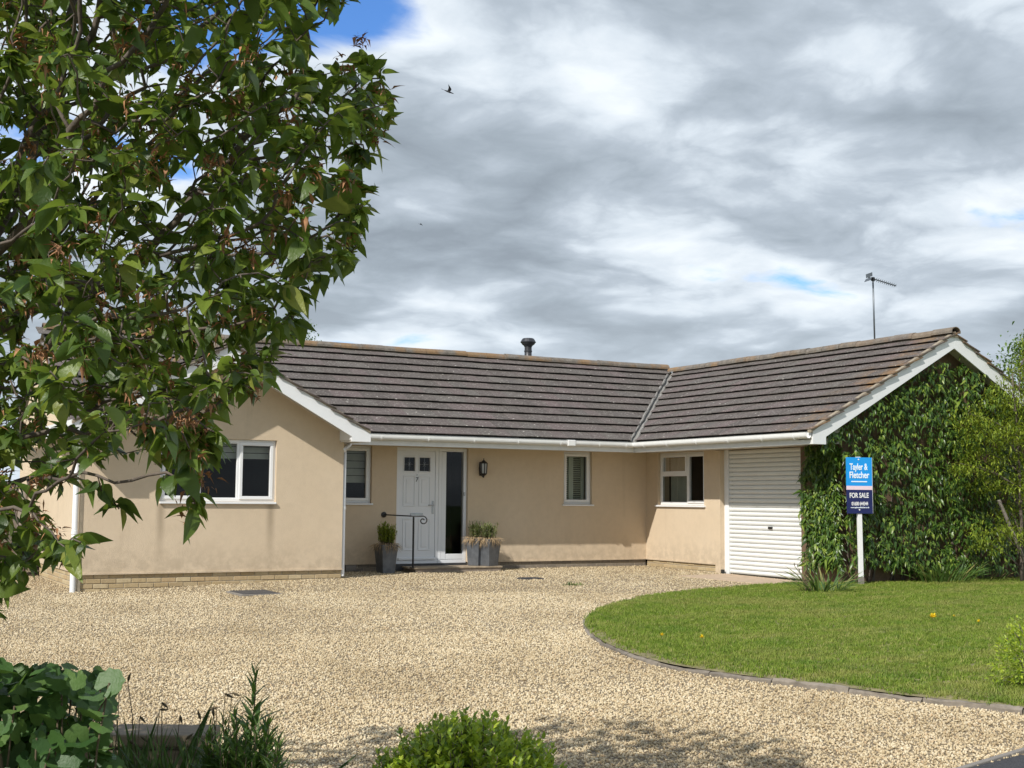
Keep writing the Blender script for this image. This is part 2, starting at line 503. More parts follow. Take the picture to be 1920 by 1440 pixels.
# ------------------------------------------------------------------ mesh helpers
class MB:
    def __init__(self):
        self.v, self.f = [], []

    def box(self, a, b):
        (x0, y0, z0), (x1, y1, z1) = a, b
        i = len(self.v)
        self.v += [(x0, y0, z0), (x1, y0, z0), (x1, y1, z0), (x0, y1, z0), (x0, y0, z1), (x1, y0, z1), (x1, y1, z1), (x0, y1, z1)]
        self.f += [tuple(i + k for k in q) for q in ((0, 3, 2, 1), (4, 5, 6, 7), (0, 1, 5, 4), (1, 2, 6, 5), (2, 3, 7, 6), (3, 0, 4, 7))]
        return self

    def poly(self, pts):
        i = len(self.v)
        self.v += [tuple(p) for p in pts]
        self.f.append(tuple(range(i, i + len(pts))))
        return self

    def prism(self, pts, d):
        """extrude polygon pts by vector d"""
        i, n = len(self.v), len(pts)
        self.v += [tuple(p) for p in pts] + [tuple(np.add(p, d)) for p in pts]
        self.f.append(tuple(range(i + n - 1, i - 1, -1)))
        self.f.append(tuple(range(i + n, i + 2 * n)))
        for k in range(n):
            self.f.append((i + k, i + (k + 1) % n, i + n + (k + 1) % n, i + n + k))
        return self

    def tube(self, pts, radii, n=8, cap=True):
        pts = [Vector(p) for p in pts]
        if not hasattr(radii, '__len__'):
            radii = [radii] * len(pts)
        rings = []
        ref = Vector((0.13, 0.31, 0.94))
        prev = None
        for k, p in enumerate(pts):
            t = (pts[min(k + 1, len(pts) - 1)] - pts[max(k - 1, 0)])
            if t.length < 1e-9:
                t = Vector((0, 0, 1))
            t.normalize()
            if prev is None:
                a = t.cross(ref)
                if a.length < 0.05:
                    a = t.cross(Vector((1, 0, 0)))
            else:                                   # carry the frame along so that the tube does not twist
                a = prev - t * prev.dot(t)
                if a.length < 1e-4:
                    a = t.cross(ref)
            a.normalize()
            prev = a
            b = t.cross(a)
            i = len(self.v)
            for j in range(n):
                an = 2 * math.pi * j / n
                q = p + (a * math.cos(an) + b * math.sin(an)) * radii[k]
                self.v.append(tuple(q))
            rings.append(i)
        for k in range(len(pts) - 1):
            for j in range(n):
                self.f.append((rings[k] + j, rings[k] + (j + 1) % n, rings[k + 1] + (j + 1) % n, rings[k + 1] + j))
        if cap:
            self.f.append(tuple(rings[0] + j for j in range(n - 1, -1, -1)))
            self.f.append(tuple(rings[-1] + j for j in range(n)))
        return self

    def lathe(self, c, prof, n=16):
        c = Vector(c)
        return self.tube([c + Vector((0, 0, z)) for _, z in prof], [r for r, _ in prof], n)

    def sphere(self, c, r, n=10, m=6, sz=1.0):
        pr = []
        for k in range(m + 1):
            a = -math.pi / 2 + math.pi * k / m
            pr.append((max(1e-4, r * math.cos(a)), r * sz * math.sin(a)))
        return self.lathe(c, pr, n)

    def build(self, name, mat, parent=None, smooth=False, bevel=0.0):
        me = bpy.data.meshes.new(name)
        me.from_pydata(self.v, [], self.f)
        me.update()
        bm = bmesh.new()
        bm.from_mesh(me)
        bmesh.ops.recalc_face_normals(bm, faces=bm.faces)
        bm.to_mesh(me)
        bm.free()
        o = bpy.data.objects.new(name, me)
        me.materials.append(MATS[mat])
        COL.objects.link(o)
        if smooth:
            for p in me.polygons:
                p.use_smooth = len(p.vertices) <= 4
        if bevel:
            md = o.modifiers.new('bevel', 'BEVEL')
            md.width = bevel
            md.segments = 2
            md.limit_method = 'ANGLE'
        if parent is not None:
            par(o, parent)
        return o


WORLD = {}


def wm(o):
    return WORLD.get(o.name, Matrix.Identity(4))


def par(o, p):
    o.parent = p
    o.matrix_parent_inverse = wm(p).inverted()


def tag(o, label=None, cat=None, group=None, kind=None):
    for k, v in (('label', label), ('category', cat), ('group', group), ('kind', kind)):
        if v:
            o[k] = v
    return o


def thing(name, loc, label, cat, group=None):
    e = bpy.data.objects.new(name, None)
    COL.objects.link(e)
    e.location = loc
    e.empty_display_size = 0.2
    WORLD[e.name] = Matrix.Translation(Vector(loc))
    return tag(e, label, cat, group)


def np_mesh(name, V, T, mat, tint=None, parent=None, smooth=True):
    """V (n,3) float, T (m,3) int triangles"""
    me = bpy.data.meshes.new(name)
    V = np.ascontiguousarray(V, dtype=np.float32)
    T = np.ascontiguousarray(T, dtype=np.int32)
    me.vertices.add(len(V))
    me.vertices.foreach_set('co', V.ravel())
    me.loops.add(T.size)
    me.loops.foreach_set('vertex_index', T.ravel())
    me.polygons.add(len(T))
    me.polygons.foreach_set('loop_start', np.arange(0, T.size, 3, dtype=np.int32))
    me.polygons.foreach_set('loop_total', np.full(len(T), 3, dtype=np.int32))
    if smooth:
        me.polygons.foreach_set('use_smooth', np.ones(len(T), dtype=bool))
    me.update(calc_edges=True)
    if tint is not None:
        a = me.attributes.new('tint', 'FLOAT', 'POINT')
        a.data.foreach_set('value', np.ascontiguousarray(tint, dtype=np.float32))
    me.materials.append(MATS[mat])
    o = bpy.data.objects.new(name, me)
    COL.objects.link(o)
    if parent is not None:
        par(o, parent)
    return o


def leaf_template(n=4, width=0.5, fold=0.25, droop=0.25, belly=0.4, tip=1.6):
    """a leaf of length 1 along +Y, width along X, folded on its midrib and curving down (-Z)"""
    V, T = [], []
    for k in range(n + 1):
        t = k / n
        s = t ** belly if belly != 1 else t
        w = 0.5 * width * math.sin(math.pi * s) ** 0.9 * (1 - 0.25 * t ** tip)
        if k in (0, n):
            w = 0.0
        z = -droop * t * t
        V.append((0, t, z))
        if w > 0:
            V.append((-w, t - 0.04, z + fold * w))
            V.append((w, t - 0.04, z + fold * w))
    idx = [0] + [1 + 3 * (k - 1) for k in range(1, n)] + [1 + 3 * (n - 1)]
    for k in range(n):
        a, b = idx[k], idx[k + 1]
        for s in (1, 2):
            if k == 0:
                t = (a, b, b + s)
                T.append(t if s == 1 else t[::-1])
            elif k == n - 1:
                t = (a, b, a + s)
                T.append(t if s == 1 else t[::-1])
            else:
                q = [(a, b, b + s), (a, b + s, a + s)]
                T += q if s == 1 else [x[::-1] for x in q]
    return np.array(V, float), np.array(T, int)


def round_leaf_template(lobes=5, n=15, cup=0.25):
    """a rounded lobed leaf, stalk at the origin, blade towards +Y"""
    V = [(0, 0.12, 0)]
    for k in range(n + 1):
        a = R(-160) + R(320) * k / n
        r = 0.5 * (1 + 0.10 * math.cos(lobes * a * 1.12)) * (1 - 0.03 * (k % 2))
        x, y = r * math.sin(a), 0.12 + r * math.cos(a)
        V.append((x, y, cup * r * r * 1.6 * (0.4 + 0.6 * abs(math.sin(a * lobes * 0.56))) - 0.12 * y * y))
    T = [(0, k + 2, k + 1) for k in range(n)]
    return np.array(V, float), np.array(T, int)


def frames(d, up=None, roll=None):
    """rotation matrices (N,3,3) whose Y column is d and whose Z column is as close to up as possible"""
    d = d / np.linalg.norm(d, axis=1, keepdims=True)
    if up is None:
        up = np.tile([0, 0, 1.0], (len(d), 1))
    x = np.cross(d, up)
    ln = np.linalg.norm(x, axis=1, keepdims=True)
    bad = ln[:, 0] < 1e-3
    x[bad] = [1, 0, 0]
    ln[bad] = 1
    x = x / ln
    z = np.cross(x, d)
    if roll is not None:
        c, s = np.cos(roll)[:, None], np.sin(roll)[:, None]
        x, z = x * c + z * s, z * c - x * s
    return np.stack([x, d, z], axis=2)


def scatter(templates, P, M, S, pick=None):
    """merge transformed copies of templates into arrays: V, T, tint"""
    N = len(P)
    if pick is None:
        pick = rng.integers(0, len(templates), N)
    tint = rng.random(N)
    Vs, Ts, Cs, base = [], [], [], 0
    for k, (tv, tt) in enumerate(templates):
        sel = np.where(pick == k)[0]
        if len(sel) == 0:
            continue
        v = np.einsum('nij,kj->nki', M[sel], tv) * S[sel][:, None, None] + P[sel][:, None, :]
        Vs.append(v.reshape(-1, 3))
        t = tt[None] + (np.arange(len(sel)) * len(tv))[:, None, None] + base
        Ts.append(t.reshape(-1, 3))
        Cs.append(np.repeat(tint[sel], len(tv)))
        base += len(sel) * len(tv)
    return np.concatenate(Vs), np.concatenate(Ts), np.concatenate(Cs)


def template_mesh(name, tmpl, mat):
    me = bpy.data.meshes.new(name)
    me.from_pydata([tuple(v) for v in tmpl[0]], [], [tuple(int(i) for i in t) for t in tmpl[1]])
    me.update()
    for p_ in me.polygons:
        p_.use_smooth = True
    me.materials.append(MATS[mat])
    return me


def leaves(templates, P, M, S, mat, parent, name='leaf', max_single=300, rest='foliage'):
    """the leaves that show largest become single objects, the rest one mesh of stuff"""
    px, py, dp = project(P.T.T) if False else _project_many(P)
    inside = (px > -10) & (px < 1930) & (py > -10) & (py < 1450)
    score = np.where(inside, S / dp, -1.0) * (0.6 + 0.4 * rng.random(len(P)))
    order = np.argsort(-score)
    n1 = min(max_single, int((score > 0).sum()))
    single, other = order[:n1], order[n1:]
    pick = rng.integers(0, len(templates), len(P))
    meshes = [template_mesh(name, t, mat) for t in templates]
    for i in single:
        o = bpy.data.objects.new(name, meshes[pick[i]])
        COL.objects.link(o)
        m = Matrix(M[i].tolist()).to_4x4() @ Matrix.Scale(float(S[i]), 4)
        m.translation = Vector(P[i])
        par(o, parent)
        o.matrix_basis = m
    if len(other):
        V, T, C = scatter(templates, P[other], M[other], S[other], pick[other])
        o = np_mesh(rest, V, T, mat, C, parent)
        o['kind'] = 'stuff'


def _project_many(P):
    v = P - CAM
    d = v @ AX_F
    d = np.where(np.abs(d) < 1e-3, 1e-3, d)
    return 960 + F_PX * (v @ AX_R) / d, 720 - F_PX * (v @ AX_U) / d, d


def in_poly(x, y, poly):
    x, y = np.asarray(x), np.asarray(y)
    c = np.zeros(x.shape, bool)
    n = len(poly)
    for i in range(n):
        x0, y0 = poly[i]
        x1, y1 = poly[(i + 1) % n]
        if y0 == y1:
            continue
        k = ((y0 > y) != (y1 > y)) & (x < (x1 - x0) * (y - y0) / (y1 - y0) + x0)
        c ^= k
    return c


def gn_scatter(name, pts, sources, mat, smin, smax, full_rot=True, tilt=0.0, seed=0):
    """one stuff object: points in the mesh, small pieces placed on them by geometry nodes"""
    me = bpy.data.meshes.new(name)
    me.vertices.add(len(pts))
    me.vertices.foreach_set('co', np.ascontiguousarray(pts, np.float32).ravel())
    me.materials.append(MATS[mat])
    o = bpy.data.objects.new(name, me)
    COL.objects.link(o)
    sc = bpy.data.collections.new(name + '_pieces')
    for i, (tv, tt) in enumerate(sources):
        m2 = template_mesh(name + '_piece', (tv, tt), mat)
        sc.objects.link(bpy.data.objects.new(name + '_piece', m2))
    ng = bpy.data.node_groups.new(name, 'GeometryNodeTree')
    ng.interface.new_socket('Geometry', in_out='INPUT', socket_type='NodeSocketGeometry')
    ng.interface.new_socket('Geometry', in_out='OUTPUT', socket_type='NodeSocketGeometry')
    gi, go = ng.nodes.new('NodeGroupInput'), ng.nodes.new('NodeGroupOutput')
    ip = ng.nodes.new('GeometryNodeInstanceOnPoints')
    ci = ng.nodes.new('GeometryNodeCollectionInfo')
    ci.inputs['Collection'].default_value = sc
    ci.inputs['Separate Children'].default_value = True
    ci.inputs['Reset Children'].default_value = True
    rv = ng.nodes.new('FunctionNodeRandomValue')
    rv.data_type = 'FLOAT_VECTOR'
    if full_rot:
        rv.inputs[0].default_value = (0, 0, 0)
        rv.inputs[1].default_value = (6.283, 6.283, 6.283)
    else:
        rv.inputs[0].default_value = (-tilt, -tilt, 0)
        rv.inputs[1].default_value = (tilt, tilt, 6.283)
    rs = ng.nodes.new('FunctionNodeRandomValue')
    rs.data_type = 'FLOAT'
    rs.inputs[2].default_value = smin
    rs.inputs[3].default_value = smax
    for nd in (rv, rs):
        nd.inputs['Seed'].default_value = seed + (1 if nd is rs else 0)
    lk = ng.links.new
    lk(gi.outputs[0], ip.inputs['Points'])
    lk(ci.outputs[0], ip.inputs['Instance'])
    ip.inputs['Pick Instance'].default_value = True
    lk(rv.outputs[0], ip.inputs['Rotation'])
    lk([s for s in rs.outputs if s.enabled][0], ip.inputs['Scale'])
    lk(ip.outputs[0], go.inputs[0])
    md = o.modifiers.new('scatter', 'NODES')
    md.node_group = ng
    return o


# ------------------------------------------------------------------ ground
def gz(X, Y):
    return -0.14 + 0.010 * Y - 0.03 * np.maximum(0, -(X + 7.5))


def ground_hit(px, py, dz=0.0):
    v = ray(px, py)
    t = 8.0
    for _ in range(60):
        P = CAM + t * v
        t += (gz(P[0], P[1]) + dz - P[2]) / v[2]
    return CAM + t * v


def catmull(pts, sub=6):
    out = []
    P = [np.array(p, float) for p in pts]
    for i in range(len(P) - 1):
        p0, p1, p2, p3 = P[max(i - 1, 0)], P[i], P[i + 1], P[min(i + 2, len(P) - 1)]
        for k in range(sub):
            t = k / sub
            out.append(0.5 * ((2 * p1) + (-p0 + p2) * t + (2 * p0 - 5 * p1 + 4 * p2 - p3) * t * t + (-p0 + 3 * p1 - 3 * p2 + p3) * t ** 3))
    out.append(P[-1])
    return out


def sheet(name, x0, x1, y0, y1, nx, ny, zf, mat):
    xs, ys = np.linspace(x0, x1, nx), np.linspace(y0, y1, ny)
    V = [(x, y, float(zf(x, y))) for y in ys for x in xs]
    Fc = [(j * nx + i, j * nx + i + 1, (j + 1) * nx + i + 1, (j + 1) * nx + i) for j in range(ny - 1) for i in range(nx - 1)]
    b = MB()
    b.v, b.f = V, Fc
    return b.build(name, mat)


tag(sheet('ground', -400, 400, -300, 500, 9, 9, lambda x, y: -1.05, 'field_grass'), kind='structure')
tag(sheet('gravel_drive', -20, 8, -24, 12, 57, 73, lambda x, y: gz(x, y), 'gravel_bed'), kind='structure')

KERB_PX = [(1462, 1099), (1380, 1105), (1300, 1112), (1200, 1125), (1130, 1145), (1099, 1165), (1101, 1185), (1130, 1210), (1180, 1232),
           (1250, 1253), (1350, 1270), (1450, 1283), (1550, 1295), (1700, 1315), (1920, 1340)]
kerb_raw = [ground_hit(*p)[:2] for p in KERB_PX]
kerb_raw.append(kerb_raw[-1] + (kerb_raw[-1] - kerb_raw[-2]) * 1.6)
KERB = catmull(kerb_raw, 6)
LAWN = [tuple(p) for p in KERB] + [(9.0, -17.5), (9.0, -5.62), (0.0, -5.62), (-0.25, -5.40)]
LIFT = 0.045


def lawn_surface():
    bm = bmesh.new()
    vs = [bm.verts.new((x, y, gz(x, y) + LIFT)) for x, y in LAWN]
    bm.faces.new(vs)
    bmesh.ops.triangulate(bm, faces=bm.faces[:])
    me = bpy.data.meshes.new('lawn')
    bm.to_mesh(me)
    bm.free()
    me.materials.append(MATS['lawn_thatch'])
    o = bpy.data.objects.new('lawn', me)
    COL.objects.link(o)
    tag(o, kind='structure')


lawn_surface()

# tarmac of the lane at the lower right, with its concrete edging
ta, tb = ground_hit(1832, 1440)[:2], ground_hit(1920, 1413)[:2]
td = (tb - ta) / np.linalg.norm(tb - ta)
tn = np.array([td[1], -td[0]])
pa, pb = ta - td * 0.5, tb + td * 12
q = [pa, pb, pb + tn * 7, pa + tn * 7]
tag(MB().prism([(x, y, gz(x, y) - 0.02) for x, y in q], (0, 0, 0.045)).build('road', 'tarmac'), kind='structure')
edging = thing('road_edging', (pa[0], pa[1], gz(*pa)), 'pale concrete edging strip along the tarmac at lower right corner', 'edging')
s0 = 0.0
while s0 < 6:
    a, b = pa + td * s0, pa + td * (s0 + 0.9)
    MB().prism([(*(a - tn * 0.004), gz(*a) - 0.05), (*(b - tn * 0.004), gz(*b) - 0.05), (*(b - tn * 0.044), gz(*b) - 0.05), (*(a - tn * 0.044), gz(*a) - 0.05)],
               (0, 0, 0.072)).build('edging_stone', 'concrete_pin', edging, bevel=0.006)
    s0 += 0.91

# pinkish concrete apron before the garage
ap = [(-0.02, -2.6), (-0.02, -5.4), (-1.05, -5.25), (-1.25, -2.75)]
tag(MB().prism([(x, y, gz(x, y) - 0.02) for x, y in ap], (0, 0, 0.030)).build('paving', 'pink_paving'), kind='structure')


def lawn_edging():
    t = thing('lawn_edging', (KERB[30][0], KERB[30][1], gz(*KERB[30])), 'weathered timber edging curving around the front of the lawn', 'lawn edging')
    pts = [np.array([p[0], p[1]]) for p in KERB]
    n = len(pts)
    i = 0
    while i < n - 1:
        seglen, j = 0.0, i
        while j < n - 1 and seglen < 0.6:
            seglen += np.linalg.norm(pts[j + 1] - pts[j])
            j += 1
        run = pts[i:j + 1]
        b = MB()
        prof = [(-0.022, -0.06), (0.022, -0.06), (0.022, 0.030), (0.010, 0.043), (-0.010, 0.041), (-0.022, 0.028)]
        dz = random.uniform(-0.012, 0.008)
        rings = []
        for k, p in enumerate(run):
            d = run[min(k + 1, len(run) - 1)] - run[max(k - 1, 0)]
            d = d / np.linalg.norm(d)
            nn = np.array([-d[1], d[0]])
            sh = 0.006 * (1 if k == 0 else -1 if k == len(run) - 1 else 0)
            ii = len(b.v)
            for o_, z_ in prof:
                q_ = p + nn * (o_ + random.uniform(-0.009, 0.009)) + d * sh
                b.v.append((q_[0], q_[1], gz(*p) + z_ + dz + random.uniform(-0.008, 0.008)))
            rings.append(ii)
        m = len(prof)
        for k in range(len(run) - 1):
            for s in range(m):
                b.f.append((rings[k] + s, rings[k] + (s + 1) % m, rings[k + 1] + (s + 1) % m, rings[k + 1] + s))
        b.f.append(tuple(rings[0] + s for s in range(m)))
        b.f.append(tuple(rings[-1] + s for s in range(m)))
        b.build('edging_board', 'kerb_wood', t)
        i = j


lawn_edging()


def scatter_ground():
    # gravel chippings
    src = []
    for k in range(6):
        bm = bmesh.new()
        bmesh.ops.create_icosphere(bm, subdivisions=1, radius=1.0)
        sx, sy, sz_ = random.uniform(0.8, 1.25), random.uniform(0.65, 1.0), random.uniform(0.45, 0.75)
        for v in bm.verts:
            v.co = Vector((v.co.x * sx, v.co.y * sy, v.co.z * sz_)) * random.uniform(0.72, 1.15)
        src.append((np.array([v.co[:] for v in bm.verts]), np.array([[v.index for v in f.verts] for f in bm.faces])))
        bm.free()
    pts = []
    want = [(7.0, 10.0, 2700), (10.0, 14.0, 2100), (14.0, 19.0, 1300), (19.0, 29.0, 650)]
    X0, X1, Y0, Y1 = -17, 2.0, -18.5, 8.0
    for d0, d1, dens in want:
        n = int(dens * (X1 - X0) * (Y1 - Y0))
        x = rng.uniform(X0, X1, n)
        y = rng.uniform(Y0, Y1, n)
        P = np.stack([x, y, gz(x, y)], 1)
        px, py, dp = _project_many(P)
        k = (dp > d0) & (dp <= d1) & (px > -60) & (px < 1980) & (py < 1500)
        P = P[k]
        k = ~in_poly(P[:, 0], P[:, 1], LAWN)
        k &= ~in_poly(P[:, 0], P[:, 1], [tuple(v) for v in q])
        k &= ~in_poly(P[:, 0], P[:, 1], ap)
        # not inside the house, nor on the covers
        k &= ~((P[:, 0] > -11.24) & (P[:, 0] < -7.07) & (P[:, 1] > -1.49) & (P[:, 1] < 4.9))
        k &= ~((P[:, 0] >= -7.07) & (P[:, 1] > 0)) & ~((P[:, 0] > 0) & (P[:, 1] > -5.62))
        k &= ~((P[:, 0] > -5.5) & (P[:, 0] < -3.5) & (P[:, 1] > -0.6))
        k &= ~((P[:, 0] > -9.42) & (P[:, 0] < -8.78) & (P[:, 1] > -3.66) & (P[:, 1] < -2.86))
        k &= ~((P[:, 0] > -4.32) & (P[:, 0] < -3.88) & (P[:, 1] > -2.68) & (P[:, 1] < -2.36))
        P = P[k]
        P[:, 2] += rng.uniform(-0.004, 0.010, len(P))
        pts.append(P)
    pts = np.concatenate(pts)
    o = gn_scatter('gravel', pts, src, 'gravel_chip', 0.0055, 0.0136, True, 0, 3)
    tag(o, 'cream and tan gravel chippings covering the whole drive', 'gravel', kind='stuff')

    # grass
    src = []
    for k in range(6):
        V, T = [], []
        for b in range(8):
            a = random.uniform(0, 2 * math.pi)
            bx, by = random.gauss(0, 0.016), random.gauss(0, 0.016)
            hgt, lean, w = random.uniform(0.022, 0.05), random.uniform(0.2, 0.9), random.uniform(0.0022, 0.0036)
            dx, dy = math.cos(a), math.sin(a)
            i = len(V)
            for s, ww in ((0, 1), (0.55, 0.8), (1, 0)):
                cx, cy, cz = bx + dx * lean * hgt * s * s, by + dy * lean * hgt * s * s, hgt * s * (1 - 0.2 * lean * s)
                if ww:
                    V += [(cx - dy * w * ww, cy + dx * w * ww, cz), (cx + dy * w * ww, cy - dx * w * ww, cz)]
                else:
                    V.append((cx, cy, cz))
            T += [(i, i + 1, i + 3), (i, i + 3, i + 2), (i + 2, i + 3, i + 4)]
        src.append((np.array(V), np.array(T)))
    n = 260000
    x = rng.uniform(-8.6, 9, n)
    y = rng.uniform(-16.5, -4.9, n)
    P = np.stack([x, y, gz(x, y) + LIFT - 0.004], 1)
    px, py, dp = _project_many(P)
    k = (px > -40) & (px < 1980) & (py < 1480) & in_poly(x, y, LAWN)
    P = P[k]
    kp = np.array(KERB)
    dist = np.min(np.linalg.norm(P[:, None, :2] - kp[None], axis=2), axis=1) if len(P) < 1 else np.concatenate([np.min(np.linalg.norm(c_[:, None, :2] - kp[None], axis=2), axis=1) for c_ in np.array_split(P, 40)])
    wob = 0.10 + 0.10 * np.array([mnoise.noise(Vector((a * 1.3, b * 1.3, 0.2))) for a, b in P[:, :2]])
    P = P[(dist > wob) | (rng.random(len(P)) < 0.22)]
    o = gn_scatter('lawn_grass', P, src, 'lawn_blade', 0.55, 1.1, False, 0.25, 9)
    tag(o, 'short mown green grass of the front lawn', 'grass', kind='stuff')


scatter_ground()

# ------------------------------------------------------------------ the bungalow
XL, XR, PF = -11.24, -7.07, -1.49          # left wing: west wall, east wall, front
YGW, XGR, YB = -5.60, 4.58, 4.84           # garage gable wall, far wall of the wing, back wall
OV = 0.89                                  # deep eaves
ZF = 2.08                                  # underside of fascia
TAN = 0.5502
ZE, EOFF = 2.32, 0.95                      # tile line at the eaves, offset from the wall
YR = YB / 2
XGRIDGE = XGR / 2
XLR = (XL + XR) / 2
ELW = 0.25                                 # eaves of the left wing
YBARGE = -5.94
YLB = -1.99
SL = math.sqrt(1 + TAN * TAN)
ZRG = ZE + TAN * (XGRIDGE + EOFF)

house = thing('bungalow', (-4.5, -0.3, -0.15), 'L-shaped bungalow with sand render walls and brown tiled roof', 'house')


class Wall:
    """local frame of a wall: u along it (left to right as seen from outside), o outwards, z up"""
    def __init__(self, org, U, O):
        self.org, self.U, self.O = np.array(org, float), np.array(U, float), np.array(O, float)

    def p(self, u, o, z):
        return tuple(self.org + self.U * u + self.O * o + np.array([0, 0, z]))

    def box(self, mb, u0, u1, o0, o1, z0, z1):
        i = len(mb.v)
        mb.v += [self.p(u, o, z) for z in (z0, z1) for u, o in ((u0, o0), (u1, o0), (u1, o1), (u0, o1))]
        mb.f += [tuple(i + k for k in s) for s in ((0, 3, 2, 1), (4, 5, 6, 7), (0, 1, 5, 4), (1, 2, 6, 5), (2, 3, 7, 6), (3, 0, 4, 7))]
        return mb


W_MAIN = Wall((0, 0, 0), (1, 0, 0), (0, -1, 0))          # u = X
W_LEFT = Wall((0, PF, 0), (1, 0, 0), (0, -1, 0))         # u = X
W_GAR = Wall((0, 0, 0), (0, -1, 0), (-1, 0, 0))          # u = -Y
W_SIDE = Wall((XL, 0, 0), (0, -1, 0), (-1, 0, 0))        # west side of the left wing, u = -Y


def wall_panel(w, u0, u1, z0, z1, holes, name='wall', mat='sand_render', thick=0.28, gable=None):
    """wall with rectangular openings, built as butted blocks in one mesh"""
    mb = MB()
    us = sorted({u0, u1, *[h[0] for h in holes], *[h[1] for h in holes]})
    for a, b in zip(us[:-1], us[1:]):
        zs = [(z0, z1)]
        for (h0, h1, hz0, hz1) in holes:
            if h0 < (a + b) / 2 < h1:
                zs = [(z0, hz0), (hz1, z1)]
        for (za, zb) in zs:
            if zb - za > 1e-3:
                w.box(mb, a, b, -thick, 0, za, zb)
    if gable:
        mb.prism([w.p(gable[0], 0, z1), w.p(gable[1], 0, z1), w.p(gable[1], 0, gable[3]), w.p((gable[0] + gable[1]) / 2, 0, gable[2]), w.p(gable[0], 0, gable[3])], tuple(-w.O * thick))
    return mb.build(name, mat, house)


WTOP = 2.10
# openings: (u0, u1, z0, z1)
LW_WIN = (pix(300, 900, 1, PF)[0], pix(518, 900, 1, PF)[0], 1.09, 2.08)
A_WIN = (-6.72, -5.945, 1.075, 2.10)
DOOR = (-5.458, -4.011, -0.02, 2.10)
B_WIN = (-1.931, -1.284, 1.075, 2.10)
G_WIN = (0.402, 1.916, 1.075, 2.10)
ZTOPW = 2.16

wall_panel(W_LEFT, XL, XR, 0.0, ZTOPW, [LW_WIN], gable=(XL + 0.001, XR - 0.001, 3.385, 2.235))
wall_panel(W_MAIN, XR + 0.005, 0.0, 0.0, ZTOPW, [A_WIN, DOOR, B_WIN])
wall_panel(W_GAR, 0.0, 2.25, 0.0, ZTOPW, [G_WIN])
wall_panel(W_GAR, 2.255, -YGW - 0.11, 2.11, ZTOPW, [], thick=0.30)
wall_panel(W_GAR, 2.255, 2.40, -0.15, 2.105, [], thick=0.30) if False else None
wall_panel(W_SIDE, -YB, -PF - 0.285, 0.0, ZTOPW, [])
# return wall of the left wing, the back and the far side close the shell
MB().box((XR - 0.28, PF + 0.285, -0.02), (XR, 0.0, ZTOPW)).build('wall', 'sand_render', house)
MB().box((XL + 0.285, YB - 0.28, -0.2), (XGR - 0.3, YB, ZTOPW)).build('wall', 'sand_render', house)
MB().box((XGR - 0.28, YGW + 0.3, -0.2), (XGR, YB, ZTOPW)).build('wall', 'sand_render', house)
# west gable of the main roof above the left wing
MB().prism([(XL + 0.01, 0.2 - EOFF, ZE - 0.1), (XL + 0.01, YB + 0.5, ZE - 0.1), (XL + 0.01, YR, ZE + TAN * (YR + EOFF) - 0.25)], (0.2, 0, 0)).build('wall', 'sand_render', house)
# gable wall under the creeper, brick, and the little brick pier beside the roller door
gw = MB()
gw.prism([(0.0, YGW, -0.3), (XGR, YGW, -0.3), (XGR, YGW, ZRG - 0.2 - TAN * XGRIDGE), (XGRIDGE, YGW, ZRG - 0.2), (0.0, YGW, ZRG - 0.2 - TAN * XGRIDGE)], (0, 0.10, 0))
gw.build('gable_wall', 'gable_brick', house)
# floors and rooms
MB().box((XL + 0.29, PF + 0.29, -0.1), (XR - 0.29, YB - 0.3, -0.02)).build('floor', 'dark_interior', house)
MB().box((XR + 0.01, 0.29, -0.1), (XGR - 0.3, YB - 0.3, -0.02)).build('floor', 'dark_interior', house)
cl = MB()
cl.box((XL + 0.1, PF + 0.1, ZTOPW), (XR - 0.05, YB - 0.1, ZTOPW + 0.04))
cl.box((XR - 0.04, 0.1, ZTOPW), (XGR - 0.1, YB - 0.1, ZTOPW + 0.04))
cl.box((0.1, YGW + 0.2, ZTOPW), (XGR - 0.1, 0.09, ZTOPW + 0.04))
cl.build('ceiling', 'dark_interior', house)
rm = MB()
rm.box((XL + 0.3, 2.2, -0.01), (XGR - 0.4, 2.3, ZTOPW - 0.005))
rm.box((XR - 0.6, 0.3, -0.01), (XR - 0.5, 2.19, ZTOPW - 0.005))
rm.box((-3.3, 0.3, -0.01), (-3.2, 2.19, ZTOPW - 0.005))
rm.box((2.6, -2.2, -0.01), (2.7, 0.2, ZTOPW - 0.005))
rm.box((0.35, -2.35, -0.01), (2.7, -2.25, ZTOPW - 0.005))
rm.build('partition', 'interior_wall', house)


# ---------------- plinth: separate bricks before a mortar core
def plinth(w, u0, u1, zlist, bmat, inset=0.018, length=0.215, start=0.0):
    core = MB()
    w.box(core, u0, u1, -0.26, -inset - 0.008, -0.42, -0.001)
    core = core.build('plinth', 'mortar', house)
    meshes = {}
    for row, zt in enumerate(zlist):
        u = u0 + (0.112 if row % 2 else 0.0)
        first = True
        while u < u1 - 0.02:
            if first and row % 2:
                a, b = u0, u - 0.01
            else:
                a, b = u, min(u + length, u1)
                u += length + 0.011
            first = False
            L = round(b - a, 3)
            if L < 0.03:
                continue
            key = (L, row)
            if L not in meshes:
                m = MB()
                Wall((0, 0, 0), w.U, w.O).box(m, 0, L, -0.09, 0, -0.0635, 0)
                o = m.build('brick', bmat, None, bevel=0)
                bm = bmesh.new()
                bm.from_mesh(o.data)
                bmesh.ops.bevel(bm, geom=bm.edges[:], offset=0.005, segments=1, affect='EDGES')
                bm.to_mesh(o.data)
                bm.free()
                meshes[L] = o.data
            else:
                o = bpy.data.objects.new('brick', meshes[L])
                COL.objects.link(o)
            par(o, core)
            off = -inset + random.uniform(-0.004, 0.003)
            o.matrix_basis = Matrix.Translation(Vector(w.p(a, off, zt)))


